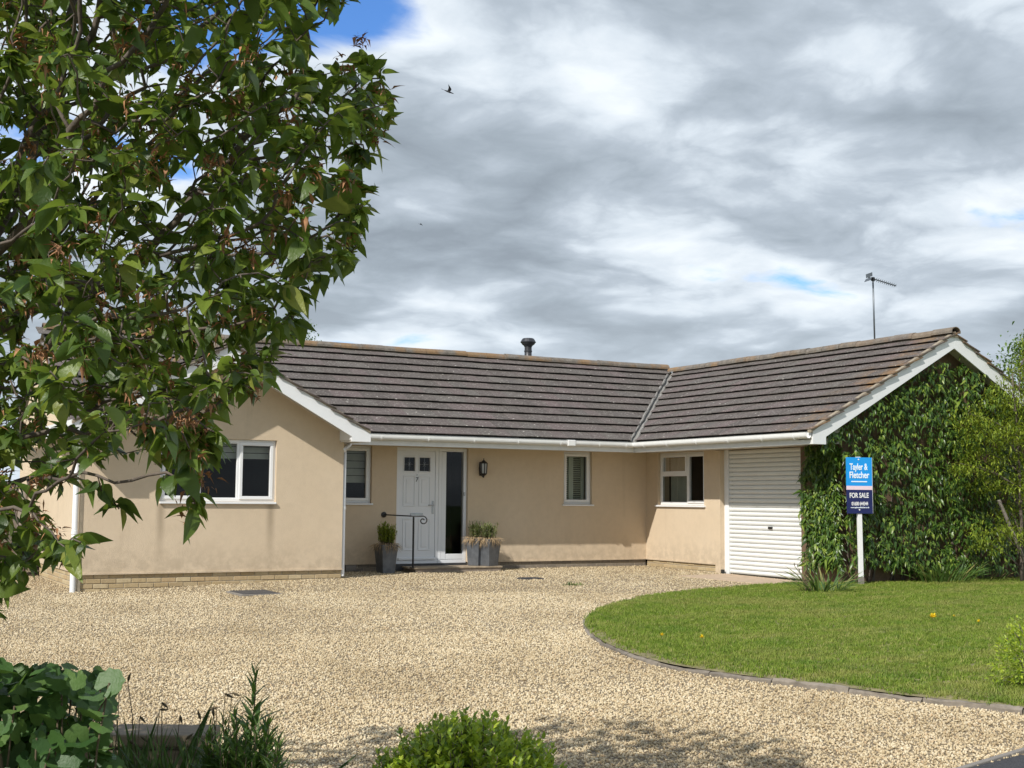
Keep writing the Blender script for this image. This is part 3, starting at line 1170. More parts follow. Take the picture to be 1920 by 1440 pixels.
ROWS = [-0.004 - 0.0745 * k for k in range(4)]
plinth(W_LEFT, XL, XR, ROWS, 'buff_brick')
plinth(W_MAIN, XR, DOOR[0] - 0.02, ROWS[:3], 'dark_stone')
plinth(W_MAIN, DOOR[1] + 0.02, 0.0, ROWS[:3], 'dark_stone')
plinth(W_GAR, 0.0, 2.25, ROWS[:3], 'buff_brick')
plinth(W_SIDE, -2.2, -PF - 0.115, ROWS, 'buff_brick')
# pier and bell-cast drip edge of the render
dm = MB()
W_LEFT.box(dm, XL - 0.012, XR + 0.012, 0.0, 0.012, -0.012, 0.014)
W_MAIN.box(dm, XR + 0.014, DOOR[0], 0.0, 0.012, -0.012, 0.014)
W_MAIN.box(dm, DOOR[1], -0.014, 0.0, 0.012, -0.012, 0.014)
W_GAR.box(dm, 0.0, 2.25, 0.0, 0.012, -0.012, 0.014)
dm.build('render_bead', 'sand_render', house)
cb = MB()
W_LEFT.box(cb, XL - 0.010, XL + 0.03, 0.0, 0.008, -0.27, ZF)
cb.build('corner_bead', 'verge_mortar', house)
av = MB()
W_MAIN.box(av, -6.42, -6.22, 0.0, 0.02, -0.115, -0.02)
av.build('air_brick', 'concrete_pin', house)
# door sill return under the door
ds = MB()
W_MAIN.box(ds, DOOR[0], DOOR[1], -0.25, -0.03, -0.16, -0.022)
ds.build('door_base', 'cover_slate', house)


# ---------------- windows
def frame_ring(w, mb, u0, u1, z0, z1, t, o0, o1):
    w.box(mb, u0, u1, o0, o1, z0, z0 + t)
    w.box(mb, u0, u1, o0, o1, z1 - t, z1)
    w.box(mb, u0, u0 + t, o0, o1, z0 + t, z1 - t)
    w.box(mb, u1 - t, u1, o0, o1, z0 + t, z1 - t)


def window(w, hole, lights, sill_ext=0.05):
    """lights: (u0, u1, z0, z1, opening?) in fractions of the opening"""
    u0, u1, z0, z1 = hole
    root = MB()
    frame_ring(w, root, u0 + 0.002, u1 - 0.002, z0 + 0.002, z1 - 0.002, 0.055, -0.13, -0.062)
    for (a, b, c, d, op) in lights:       # mullions and transoms
        if a > 0.01:
            ua = u0 + (u1 - u0) * a
            w.box(root, ua - 0.026, ua + 0.026, -0.128, -0.064, z0 + (z1 - z0) * c + 0.05, z0 + (z1 - z0) * d - 0.05)
        if c > 0.01:
            zc = z0 + (z1 - z0) * c
            w.box(root, u0 + (u1 - u0) * a + 0.04, u0 + (u1 - u0) * b - 0.03, -0.126, -0.066, zc - 0.026, zc + 0.026)
    win = root.build('window', 'white_pvc', house, bevel=0.004)
    for (a, b, c, d, op) in lights:
        ua, ub = u0 + (u1 - u0) * a, u0 + (u1 - u0) * b
        za, zb = z0 + (z1 - z0) * c, z0 + (z1 - z0) * d
        ia, ib = ua + (0.052 if a < 0.01 else 0.022), ub - (0.052 if b > 0.99 else 0.022)
        ja, jb = za + (0.052 if c < 0.01 else 0.022), zb - (0.052 if d > 0.99 else 0.022)
        if op:
            s = MB()
            frame_ring(w, s, ia - 0.012, ib + 0.012, ja - 0.012, jb + 0.012, 0.052, -0.115, -0.045)
            s.build('casement', 'white_pvc', win, bevel=0.006)
            ga, gb, gc, gd = ia + 0.038, ib - 0.038, ja + 0.038, jb - 0.038
        else:
            s = MB()
            frame_ring(w, s, ia - 0.004, ib + 0.004, ja - 0.004, jb + 0.004, 0.018, -0.11, -0.072)
            s.build('glazing_bead', 'white_pvc', win, bevel=0.004)
            ga, gb, gc, gd = ia + 0.012, ib - 0.012, ja + 0.012, jb - 0.012
        g = MB()
        g.poly([w.p(ga, -0.092, gc), w.p(gb, -0.092, gc), w.p(gb, -0.092, gd), w.p(ga, -0.092, gd)])
        g.build('pane', 'window_glass', win)
        gk = MB()
        frame_ring(w, gk, ga - 0.001, gb + 0.001, gc - 0.001, gd + 0.001, 0.006, -0.094, -0.0885)
        gk.build('gasket', 'rubber_black', win)
    s = MB()
    w.box(s, u0 - sill_ext, u1 + sill_ext, -0.06, 0.042, z0 - 0.034, z0 - 0.001)
    s.build('sill', 'white_pvc', win, bevel=0.006)
    return win


win_l = window(W_LEFT, LW_WIN, [(0, 0.335, 0, 1, 1), (0.335, 0.675, 0, 1, 0), (0.675, 1, 0, 1, 1)], 0.0)
win_a = window(W_MAIN, A_WIN, [(0, 1, 0, 1, 1)], 0.02)
win_b = window(W_MAIN, B_WIN, [(0, 1, 0, 1, 1)], 0.03)
win_g = window(W_GAR, G_WIN, [(0, 0.60, 0, 0.585, 0), (0, 0.60, 0.585, 1, 1), (0.60, 1, 0, 1, 1)], 0.05)


def roman_blind(w, u0, u1, ztop, zbot, folds, parent):
    mb = MB()
    n = folds
    for k in range(n):
        za, zb = ztop - (ztop - zbot) * k / n, ztop - (ztop - zbot) * (k + 1) / n
        mb.prism([w.p(u0, -0.24, za), w.p(u1, -0.24, za), w.p(u1, -0.215, zb + 0.01), w.p(u0, -0.215, zb + 0.01)], tuple(-w.O * 0.008))
    mb.build('roman_blind', 'blind_cloth', parent)


roman_blind(W_LEFT, LW_WIN[0] + 0.03, LW_WIN[1] - 0.03, 2.07, 1.77, 3, win_l)
roman_blind(W_MAIN, A_WIN[0] + 0.03, A_WIN[1] - 0.03, 2.09, 1.43, 5, win_a)
# plantation shutter in the narrow window
sh = MB()
W_MAIN.box(sh, B_WIN[0] + 0.03, B_WIN[0] + 0.09, -0.25, -0.21, 1.09, 2.09)
W_MAIN.box(sh, B_WIN[0] + 0.24, B_WIN[0] + 0.34, -0.25, -0.21, 1.09, 2.09)
W_MAIN.box(sh, B_WIN[1] - 0.12, B_WIN[1] - 0.06, -0.25, -0.21, 1.09, 2.09)
shu = sh.build('shutter', 'shutter_white', win_b)
sl = MB()
for k in range(22):
    z = 1.12 + k * 0.043
    for a, b in ((B_WIN[0] + 0.09, B_WIN[0] + 0.24), (B_WIN[0] + 0.34, B_WIN[1] - 0.12)):
        sl.prism([W_MAIN.p(a, -0.246, z), W_MAIN.p(b, -0.246, z), W_MAIN.p(b, -0.214, z + 0.022), W_MAIN.p(a, -0.214, z + 0.022)], (0, 0, 0.006))
sl.build('louvre', 'shutter_white', win_b)
# curtain in the kitchen window
cu = MB()
for (ua, ub) in ((0.44, 0.98),):
    n = 18
    for k in range(n):
        a, b = ua + (ub - ua) * k / n, ua + (ub - ua) * (k + 1) / n
        oa, ob = -0.30 + 0.025 * math.sin(k * 1.9), -0.30 + 0.025 * math.sin((k + 1) * 1.9)
        cu.poly([W_GAR.p(a, oa, 1.05), W_GAR.p(b, ob, 1.05), W_GAR.p(b, ob, 2.0), W_GAR.p(a, oa, 2.0)])
cu.build('curtain', 'curtain_cloth', win_g)
# things on the sill inside window A
tw = MB()
tw.sphere(W_MAIN.p(-6.3, -0.33, 1.12), 0.10, 12, 6, 0.6)
tw.build('cushion', 'blind_cloth', win_a)


# ---------------- front door with side light
def front_door():
    u0, u1, z0, z1 = DOOR
    um = -4.594                                       # right edge of the door's own frame
    w = W_MAIN
    fr = MB()
    frame_ring(w, fr, u0 + 0.002, um, z0 + 0.002, z1 - 0.002, 0.062, -0.13, -0.055)
    d = fr.build('door', 'door_white', house, bevel=0.005)
    a, b, c, e = u0 + 0.066, um - 0.066, z0 + 0.066, z1 - 0.066
    W = b - a
    lights = [(a + 0.105, a + W / 2 - 0.045, 1.665, 1.915), (a + W / 2 + 0.045, b - 0.105, 1.665, 1.915)]
    leaf = MB()
    us = [a, lights[0][0], lights[0][1], lights[1][0], lights[1][1], b]
    for k in range(5):
        if k in (1, 3):
            w.box(leaf, us[k], us[k + 1], -0.115, -0.068, c, 1.665)
            w.box(leaf, us[k], us[k + 1], -0.115, -0.068, 1.915, e)
        else:
            w.box(leaf, us[k], us[k + 1], -0.115, -0.068, c, e)
    lf = leaf.build('door_leaf', 'door_white', d)
    # moulded panels: raised frames with a bevelled field
    for (pa, pb) in ((a + 0.09, a + W / 2 - 0.035), (a + W / 2 + 0.035, b - 0.09)):
        for (za, zb) in ((1.02, 1.58), (0.22, 0.80)):
            m = MB()
            frame_ring(w, m, pa, pb, za, zb, 0.022, -0.069, -0.056)
            w.box(m, pa + 0.06, pb - 0.06, -0.069, -0.058, za + 0.06, zb - 0.06)
            m.build('door_panel', 'door_white', d, bevel=0.007)
    for (ua, ub, za, zb) in lights:
        g = MB()
        g.poly([w.p(ua, -0.09, za), w.p(ub, -0.09, za), w.p(ub, -0.09, zb), w.p(ua, -0.09, zb)])
        g.build('pane', 'window_glass', d)
        m = MB()
        frame_ring(w, m, ua - 0.02, ub + 0.02, za - 0.02, zb + 0.02, 0.02, -0.069, -0.052)
        m.build('glazing_bead', 'door_white', d, bevel=0.006)
        # leaded flower
        cu_, cz = (ua + ub) / 2, (za + zb) / 2
        m = MB()
        for k in range(6):
            an = k * math.pi / 3
            p1 = w.p(cu_, -0.086, cz)
            p2 = w.p(cu_ + 0.045 * math.cos(an), -0.086, cz + 0.045 * math.sin(an))
            m.tube([p1, p2], 0.0025, 5)
        m.tube([w.p(cu_, -0.086, za), w.p(cu_, -0.086, zb)], 0.002, 5)
        m.tube([w.p(ua, -0.086, cz), w.p(ub, -0.086, cz)], 0.002, 5)
        m.build('leading', 'chrome', d)
    h = MB()
    w.box(h, b - 0.060, b - 0.020, -0.068, -0.056, 0.885, 1.125)
    hp = h.build('handle_plate', 'chrome', d, bevel=0.006)
    h = MB()
    h.tube([w.p(b - 0.04, -0.056, 1.045), w.p(b - 0.04, -0.02, 1.045), w.p(b - 0.075, -0.012, 1.045), w.p(b - 0.155, -0.014, 1.043)], 0.009, 8)
    h.build('handle', 'chrome', hp, True)
    lb = MB()
    w.box(lb, a + W / 2 - 0.125, a + W / 2 + 0.125, -0.068, -0.050, 0.84, 0.90)
    lb.build('letterbox', 'chrome', d, bevel=0.006)
    sp = MB()
    sp.tube([w.p(a + W / 2, -0.068, 1.595), w.p(a + W / 2, -0.058, 1.595)], 0.012, 10)
    sp.build('spyhole', 'chrome', d)
    tx = bpy.data.curves.new('door_number', 'FONT')
    tx.body = '7'
    tx.size = 0.115
    tx.extrude = 0.004
    tx.align_x = 'CENTER'
    to = bpy.data.objects.new('door_number', tx)
    COL.objects.link(to)
    tx.materials.append(MATS['cover_slate'])
    par(to, d)
    to.matrix_basis = Matrix.Translation(Vector(w.p(a + W / 2, -0.062, 1.475))) @ Matrix.Rotation(R(90), 4, 'X')
    dr = MB()
    w.box(dr, a, b, -0.068, -0.030, c, c + 0.045)
    dr.build('weather_bar', 'door_white', d, bevel=0.01)
    # side light
    s = MB()
    frame_ring(w, s, um + 0.004, u1 - 0.002, z0 + 0.002, z1 - 0.002, 0.062, -0.13, -0.055)
    w.box(s, um + 0.066, um + 0.16, -0.128, -0.058, z0 + 0.07, z1 - 0.07)
    w.box(s, um + 0.165, u1 - 0.066, -0.128, -0.060, z0 + 0.07, z0 + 0.17)
    sd = s.build('side_light', 'door_white', house, bevel=0.006)
    g = MB()
    ga, gb, gc, gd = um + 0.16, u1 - 0.064, z0 + 0.17, z1 - 0.064
    g.poly([w.p(ga, -0.095, gc), w.p(gb, -0.095, gc), w.p(gb, -0.095, gd), w.p(ga, -0.095, gd)])
    g.build('pane', 'window_glass', sd)
    bl = MB()
    w.box(bl, u1 - 0.068, u1 - 0.040, -0.055, -0.035, 1.22, 1.29)
    bl.build('doorbell', 'chrome', house, bevel=0.004)


front_door()


# ---------------- garage
def garage():
    RX = 0.14                                        # the door sits back in its opening
    y = {k: -pix(px, py, 0, RX)[1] for k, px, py in (('j0', 1352, 980), ('d0', 1369.5, 980), ('d1', 1514, 980))}
    w = Wall((RX, 0, 0), (0, -1, 0), (-1, 0, 0))
    rv = MB()
    rv.box((0.0, -2.40, -0.22), (0.30, -2.2505, ZF + 0.02))
    rv.build('reveal', 'sand_render', house)
    j = MB()
    w.box(j, y['j0'], y['d0'] - 0.003, -0.08, 0.04, gz(0, -2.7) - 0.03, ZF + 0.028)
    j.build('garage_jamb', 'white_pvc', house, bevel=0.006)
    pr = MB()
    pr.box((0.001, YGW - 0.001, -0.3), (0.30, -y['d1'] - 0.002, ZF + 0.02))
    pr.build('brick_pier', 'gable_brick', house)
    back = MB()
    w.box(back, y['d0'], y['d1'], -0.11, -0.06, -0.2, ZF + 0.025)
    gd = back.build('garage_door', 'roller_white', house)
    n = 28
    zb, zt = gz(0, -3.7) + 0.02, ZF + 0.02
    gauge = (zt - zb) / n
    # one slat: rounded face with a rolled lip at its foot
    prof = [(0.0, -0.03), (0.008, -0.012), (0.010, 0.006), (0.18, 0.020), (0.45, 0.027), (0.75, 0.022), (0.93, 0.010), (0.955, -0.008), (0.96, -0.03)]
    L = y['d1'] - y['d0'] - 0.006
    m = MB()
    pts = [Wall((0, 0, 0), w.U, w.O).p(0, o, f * gauge) for f, o in prof]
    m.prism(pts, tuple(w.U * L))
    first = m.build('slat', 'roller_white', None)
    for k in range(n):
        o = first if k == 0 else bpy.data.objects.new('slat', first.data)
        if k:
            COL.objects.link(o)
        par(o, gd)
        o.matrix_basis = Matrix.Translation(Vector(w.p(y['d0'] + 0.003, 0, zb + k * gauge)))
    hd = MB()
    yc = -pix(1447, 990, 0, RX)[1]
    zc = pix(1447, 990, 0, RX)[2]
    w.box(hd, yc - 0.055, yc + 0.055, 0.01, 0.045, zc - 0.022, zc + 0.022)
    hd.build('lock_handle', 'dark_plastic', gd, bevel=0.006)
    rb = MB()
    w.box(rb, y['d0'], y['d1'], -0.03, 0.0, zb - 0.04, zb - 0.001)
    rb.build('bottom_seal', 'rubber_black', gd)
    gs = MB()  # black strip painting in the shadow gap between jamb and slats
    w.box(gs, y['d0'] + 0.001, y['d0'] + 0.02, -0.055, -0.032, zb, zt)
    gs.build('guide_shadow_strip', 'rubber_black', gd)
    tl = MB()
    tl.tube([(0.03, -2.43, gz(0, -2.4) - 0.05), (0.03, -2.43, gz(0, -2.4) + 0.07)], 0.035, 10)
    tl.build('gully', 'dark_plastic', house)
    return y


GY = garage()


# ---------------- roof
GAUGE_N = 11
STEP = 0.043


class Slope:
    def __init__(self, org, E, S, length, n):
        self.org, self.E, self.S = np.array(org, float), np.array(E, float), np.array(S, float) / SL
        self.N = np.cross(self.E, self.S)
        if self.N[2] < 0:
            self.N = -self.N
        self.len, self.n = length, n
        self.g = length / n

    def p(self, e, s, k=0.0):
        return self.org + self.E * e + self.S * s + self.N * k


LEN_M = (YR + EOFF) * SL
LEN_G = (XGRIDGE + EOFF) * SL
LEN_L = (XR - XLR + ELW) * SL
S_MAIN = Slope((0, -EOFF, ZE), (1, 0, 0), (0, 1, TAN), LEN_M, GAUGE_N)
S_GAR = Slope((-EOFF, 0, ZE), (0, -1, 0), (1, 0, TAN), LEN_G, GAUGE_N)
S_GARR = Slope((XGR + EOFF, 0, ZE), (0, -1, 0), (-1, 0, TAN), LEN_G, GAUGE_N)
S_LWL = Slope((XL - ELW, 0, ZE - 0.03), (0, -1, 0), (1, 0, TAN), LEN_L, 8)
S_LWR = Slope((XR + ELW, 0, ZE - 0.03), (0, -1, 0), (-1, 0, TAN), LEN_L, 8)
ZRM = ZE + TAN * (YR + EOFF)
ZRG = ZE + TAN * (XGRIDGE + EOFF)
ZRL = ZE - 0.03 + TAN * (XR - XLR + ELW)

dk = MB()
DK = -0.085
for s, e0, e1 in ((S_MAIN, -11.3, 0.9), (S_GAR, -2.3, 5.93), (S_GARR, -4.0, 5.93), (S_LWL, -2.2, 1.97), (S_LWR, -1.5, 1.97)):
    a = s.p(e0, 0.02, DK)
    b = s.p(e1, 0.02, DK)
    c = s.p(e1, s.len - 0.01, DK)
    d = s.p(e0, s.len - 0.01, DK)
    if s is S_MAIN:
        c = s.p(2.3, s.len - 0.01, DK)
        b = s.p(-0.98, 0.02, DK)
    if s is S_GAR:
        a = s.p(0.98, 0.02, DK)
    dk.prism([a, b, c, d], tuple(s.N * -0.03))
dk.prism([(-11.3, YB + EOFF, ZE - 0.09), (5.5, YB + EOFF, ZE - 0.09), (5.5, YR + 0.02, ZRM - 0.1), (-11.3, YR + 0.02, ZRM - 0.1)], (0, 0, -0.03))
roof = dk.build('roof', 'lead_valley', house)

TW, TLEN = 0.296, 0.43


def tile_profile(g):
    k = STEP / g
    L = g + 0.075
    return [(0.0, -0.012), (0.0, -0.004), (0.007, 0.0), (L, -k * L), (L, -k * L - 0.020), (0.10, -0.012 - 0.10 * k - 0.004)]


def tile_arrays(s, w=TW):
    prof = tile_profile(s.g)
    mb = MB()
    mb.prism([(0, y, z) for y, z in prof], (w, 0, 0))
    return mb


def lay_tiles():
    items = []
    defs = [(S_MAIN, -11.15, 2.4, 'main'), (S_GAR, -2.4, -YBARGE + 0.045, 'gar'), (S_GARR, 3.0, -YBARGE + 0.045, 'garr'),
            (S_LWL, -2.3, -YLB + 0.045, 'lwl'), (S_LWR, 0.9, -YLB + 0.045, 'lwr')]
    nrm = Vector((1, -1, 0)).normalized()
    tiles = []
    for s, e0, e1, nm in defs:
        for r in range(s.n):
            e = e1 - (0.15 if r % 2 else 0.0)
            if r % 2:
                tiles.append((s, nm, r, e, e1 - e, True))
            while e > e0:
                e -= TW + 0.004
                tiles.append((s, nm, r, e, TW, False))
    singles, rest = [], []
    for (s, nm, r, e, w, half) in tiles:
        c = s.p(e + w / 2, (r + 0.5) * s.g)
        a, b = s.p(e, r * s.g), s.p(e + w, (r + 1) * s.g + 0.07)
        a2, b2 = s.p(e + w, r * s.g), s.p(e, (r + 1) * s.g + 0.07)
        cs = [a, b, a2, b2]
        cut = False
        if nm == 'main':
            q_ = [p[0] - p[1] for p in cs]
            if min(q_) > -0.05:
                continue
            cut = max(q_) > -0.05
            # below the roof of the left wing
            zl = ZE - 0.03 + TAN * (XR - XLR + ELW) - TAN * abs(c[0] - XLR)
            if c[2] < zl - 0.25 and c[0] < XR + ELW:
                continue
        if nm == 'gar':
            q_ = [p[1] - p[0] for p in cs]
            if min(q_) > -0.05:
                continue
            cut = max(q_) > -0.05
        if nm in ('lwl', 'lwr') and c[1] > -EOFF + (c[2] - ZE) / TAN + 0.35:
            continue
        px = [project(p)[:2] for p in (a, a2, b, b2)]
        area = abs(sum(px[i][0] * px[(i + 1) % 4][1] - px[(i + 1) % 4][0] * px[i][1] for i in range(4))) / 2
        vis = nm in ('main', 'gar') and c[0] > -9.3 and not cut and not half
        # seen from the camera, and not behind the near tree
        cx, cy, _ = project(c)
        if cx < 430 or cx > 1930:
            vis = False
        (singles if vis else rest).append((area, s, nm, r, e, w, cut))
    singles.sort(key=lambda t: -t[0])
    rest += singles[300:]
    singles = singles[:300]
    cache = {}

    def mat_of(s, r, e):
        j = random.uniform
        M_ = Matrix((tuple(s.E), tuple(s.S), tuple(s.N))).transposed().to_4x4()
        M_.translation = Vector(s.p(e, r * s.g, j(-0.003, 0.003)))
        return M_ @ Matrix.Rotation(R(j(-0.35, 0.35)), 4, 'Z') @ Matrix.Rotation(R(j(-0.25, 0.25)), 4, 'Y')

    for (ar, s, nm, r, e, w, cut) in singles:
        key = id(s)
        if key not in cache:
            o = tile_arrays(s).build('tile', 'concrete_tile', None)
            cache[key] = o.data
        else:
            o = bpy.data.objects.new('tile', cache[key])
            COL.objects.link(o)
        par(o, roof)
        o.matrix_basis = mat_of(s, r, e)
    bm = bmesh.new()
    lay = bm.verts.layers.float.new('tint')
    for (ar, s, nm, r, e, w, cut) in rest:
        mb = tile_arrays(s, w)
        M_ = mat_of(s, r, e)
        b2 = bmesh.new()
        l2 = b2.verts.layers.float.new('tint')
        tv = random.random()
        vs = [b2.verts.new(M_ @ Vector(v)) for v in mb.v]
        for f in mb.f:
            b2.faces.new([vs[i] for i in f])
        if cut:
            n_ = nrm if nm == 'main' else -nrm
            po = Vector((-0.03, 0.03, 0)) if nm == 'main' else Vector((0.03, -0.03, 0))
            bmesh.ops.bisect_plane(b2, geom=b2.verts[:] + b2.edges[:] + b2.faces[:], plane_co=po, plane_no=n_, clear_outer=True)
        for v in b2.verts:
            v[l2] = tv
        tmp = bpy.data.meshes.new('t')
        b2.to_mesh(tmp)
        b2.free()
        bm.from_mesh(tmp)
        bpy.data.meshes.remove(tmp)
    bmesh.ops.recalc_face_normals(bm, faces=bm.faces)
    me = bpy.data.meshes.new('tile_field')
    bm.to_mesh(me)
    bm.free()
    me.materials.append(MATS['concrete_tile'])
    o = bpy.data.objects.new('tile_field', me)
    COL.objects.link(o)
    par(o, roof)
    o['kind'] = 'stuff'


lay_tiles()


def ridge(p0, p1, rad=0.115, piece=0.46):
    p0, p1 = Vector(p0), Vector(p1)
    L = (p1 - p0).length
    d = (p1 - p0).normalized()
    side = d.cross(Vector((0, 0, 1))).normalized()
    n = max(1, round(L / piece))
    pc = L / n
    prof = [(math.cos(a), math.sin(a)) for a in np.linspace(math.pi * 1.06, -math.pi * 0.06, 9)]
    mb = MB()
    out = [(x * rad, y * rad * 0.82) for x, y in prof]
    inn = [(x * (rad - 0.016), y * (rad - 0.016) * 0.82) for x, y in prof[::-1]]
    mb.prism([(x, 0, z) for x, z in out + inn], (0, pc - 0.006, 0))
    first = mb.build('ridge_tile', 'ridge_concrete', None, bevel=0)
    for k in range(n):
        o = first if k == 0 else bpy.data.objects.new('ridge_tile', first.data)
        if k:
            COL.objects.link(o)
        par(o, roof)
        M_ = Matrix((tuple(side), tuple(d), (0, 0, 1))).transposed().to_4x4()
        M_.translation = p0 + d * (k * pc) + Vector((0, 0, random.uniform(-0.008, 0.008)))
        o.matrix_basis = M_ @ Matrix.Rotation(R(random.uniform(-1, 1)), 4, 'X') @ Matrix.Rotation(R(random.uniform(-1.2, 1.2)), 4, 'Z')


ridge((-11.3, YR, ZRM - 0.035), (XGRIDGE - 0.05, YR, ZRM - 0.035))
ridge((XGRIDGE, YBARGE - 0.05, ZRG - 0.03), (XGRIDGE, YR - 0.1, ZRG - 0.03))
ridge((XLR, YLB - 0.05, ZRL - 0.03), (XLR, 1.3, ZRL - 0.03))
# mortar bedding under the ridge tiles
for a, b, ax in (((-11.28, YR, ZRM), (XGRIDGE - 0.1, YR, ZRM), 'x'), ((XGRIDGE, YBARGE - 0.03, ZRG), (XGRIDGE, YR - 0.2, ZRG), 'y')):
    m = MB()
    if ax == 'x':
        m.prism([(a[0], YR - 0.10, ZRM - 0.11), (a[0], YR + 0.10, ZRM - 0.11), (a[0], YR, ZRM - 0.01)], (b[0] - a[0], 0, 0))
    else:
        m.prism([(XGRIDGE - 0.10, a[1], ZRG - 0.11), (XGRIDGE + 0.10, a[1], ZRG - 0.11), (XGRIDGE, a[1], ZRG - 0.01)], (0, b[1] - a[1], 0))
    m.build('ridge_bedding', 'verge_mortar', roof)
# valley gutter with mortared edges
v0, v1 = np.array([-EOFF - 0.02, -EOFF - 0.02, ZE - 0.07]), np.array([2.27, 2.27, ZE + TAN * (2.27 + EOFF) - 0.07])
vd = np.array([1, -1, 0]) / math.sqrt(2)
vm = MB()
vm.poly([v0 - vd * 0.14 + [0, 0, .05], v0, v1, v1 - vd * 0.14 + [0, 0, .05]])
vm.poly([v0, v0 + vd * 0.14 + [0, 0, .05], v1 + vd * 0.14 + [0, 0, .05], v1])
vm.build('valley', 'lead_valley', roof)
for sgn in (-1, 1):
    m = MB()
    n = 26
    pts = []
    for k in range(n + 1):
        t = k / n
        pts.append(v0 + (v1 - v0) * t + vd * sgn * (0.052 + random.uniform(-0.012, 0.012)) + np.array([0, 0, 0.055 + random.uniform(-0.01, 0.01)]))
    m.tube(pts, [0.022 + random.uniform(-0.008, 0.008) for _ in pts], 6)
    m.build('valley_mortar', 'lead_valley', roof)

# ---------------- fascia, gutter, soffit
def eaves(prof, name, mat, x_start, y_end, smooth=False):
    """sweep a profile of (offset from wall, z) along the main eaves, mitred, and along the garage eaves"""
    mb = MB()
    n = len(prof)
    i = len(mb.v)
    mb.v += [(x_start, -o, z) for o, z in prof] + [(-o, -o, z) for o, z in prof] + [(-o, y_end, z) for o, z in prof]
    for s in range(2):
        for k in range(n):
            mb.f.append((i + s * n + k, i + s * n + (k + 1) % n, i + (s + 1) * n + (k + 1) % n, i + (s + 1) * n + k))
    mb.f.append(tuple(range(i + n - 1, i - 1, -1)))
    mb.f.append(tuple(range(i + 2 * n, i + 3 * n)))
    return mb.build(name, mat, house, smooth)


eaves([(OV - 0.02, ZF), (OV, ZF), (OV, ZF + 0.20), (OV - 0.02, ZF + 0.20)], 'fascia', 'gutter_white', XR + ELW + 0.02, YBARGE + 0.03)
eaves([(0.003, ZF + 0.032), (OV - 0.021, ZF + 0.032), (OV - 0.021, ZF + 0.045), (0.003, ZF + 0.045)], 'soffit', 'soffit_board', XR + 0.004, YGW)
MB().box((-OV + 0.001, YBARGE + 0.028, ZF + 0.001), (-OV + 0.268, YGW - 0.001, ZF + 0.03)).build('soffit', 'soffit_board', house)
gc, gr = OV + 0.062, 0.056
gp = [(gc - gr, ZF + 0.185)] + [(gc - gr * math.cos(a), ZF + 0.145 - gr * 1.05 * math.sin(a)) for a in np.linspace(0, math.pi, 9)] + [(gc + gr, ZF + 0.187), (gc + gr + 0.005, ZF + 0.187)]
gp_in = [(gc - (gr - 0.006) * math.cos(a), ZF + 0.145 - (gr - 0.006) * 1.05 * math.sin(a)) for a in np.linspace(math.pi, 0, 9)]
gp = gp + [(gc + gr - 0.006, ZF + 0.185)] + gp_in + [(gc - gr + 0.006, ZF + 0.183)]
gut = eaves(gp, 'gutter', 'gutter_white', XR + ELW + 0.06, YBARGE + 0.03)


def bracket(x, y, along):
    m = MB()
    for a in np.linspace(0, math.pi, 7)[:-1]:
        b = a + math.pi / 6
        r0, r1 = gr + 0.001, gr + 0.010
        q_ = [(gc - r * math.cos(t), ZF + 0.145 - r * 1.05 * math.sin(t)) for r, t in ((r0, a), (r1, a), (r1, b), (r0, b))]
        if along == 'x':
            m.prism([(x, -o, z) for o, z in q_], (0.03, 0, 0))
        else:
            m.prism([(-o, y, z) for o, z in q_], (0, 0.03, 0))
    m.build('bracket', 'gutter_white', gut)


for x in (-6.2, -5.3, -4.4, -3.5, -2.6, -1.75, -1.15):
    bracket(x, 0, 'x')
for y in (-1.35, -2.1, -3.0, -3.9, -4.8, -5.6):
    bracket(0, y, 'y')
# union joint pieces and the square stop end next to the left wing
m = MB()
m.box((XR + ELW + 0.03, -gc - gr - 0.016, ZF + 0.075), (XR + ELW + 0.17, -OV - 0.002, ZF + 0.215))
m.build('gutter_outlet', 'white_pvc', gut, bevel=0.01)
m = MB()
m.box((-2.45, -gc - gr - 0.012, ZF + 0.08), (-2.28, -OV - 0.002, ZF + 0.195))
m.build('gutter_union', 'gutter_white', gut, bevel=0.012)


# ---------------- bargeboards
def barge(y, xe, ze, xa, za, name, foot, thick=0.026, h=0.215, sides=(1, 1), drop=0.055):
    """pair of boards below the verge. xe: half width to the eaves end, foot: width of the squared foot"""
    b = MB()
    hv = h * SL
    zt = za - drop
    for s, on in zip((-1, 1), sides):
        if not on:
            continue
        zt_e = zt - TAN * xe
        zb_at = lambda X: zt - hv - TAN * X
        Xf = xe - foot
        pts = [(xa, y, zt), (xa + s * xe, y, zt_e), (xa + s * xe, y, ze), (xa + s * Xf, y, ze), (xa + s * Xf, y, zb_at(Xf)), (xa, y, zt - hv)]
        b.prism(pts, (0, thick, 0))
    return b.build(name, 'white_pvc', house)


barge(YBARGE, XGRIDGE + OV, ZF, XGRIDGE, ZRG, 'bargeboard', 0.27)
barge(YLB, XR - XLR + ELW + 0.02, ZF, XLR, ZRL, 'bargeboard', 0.33)
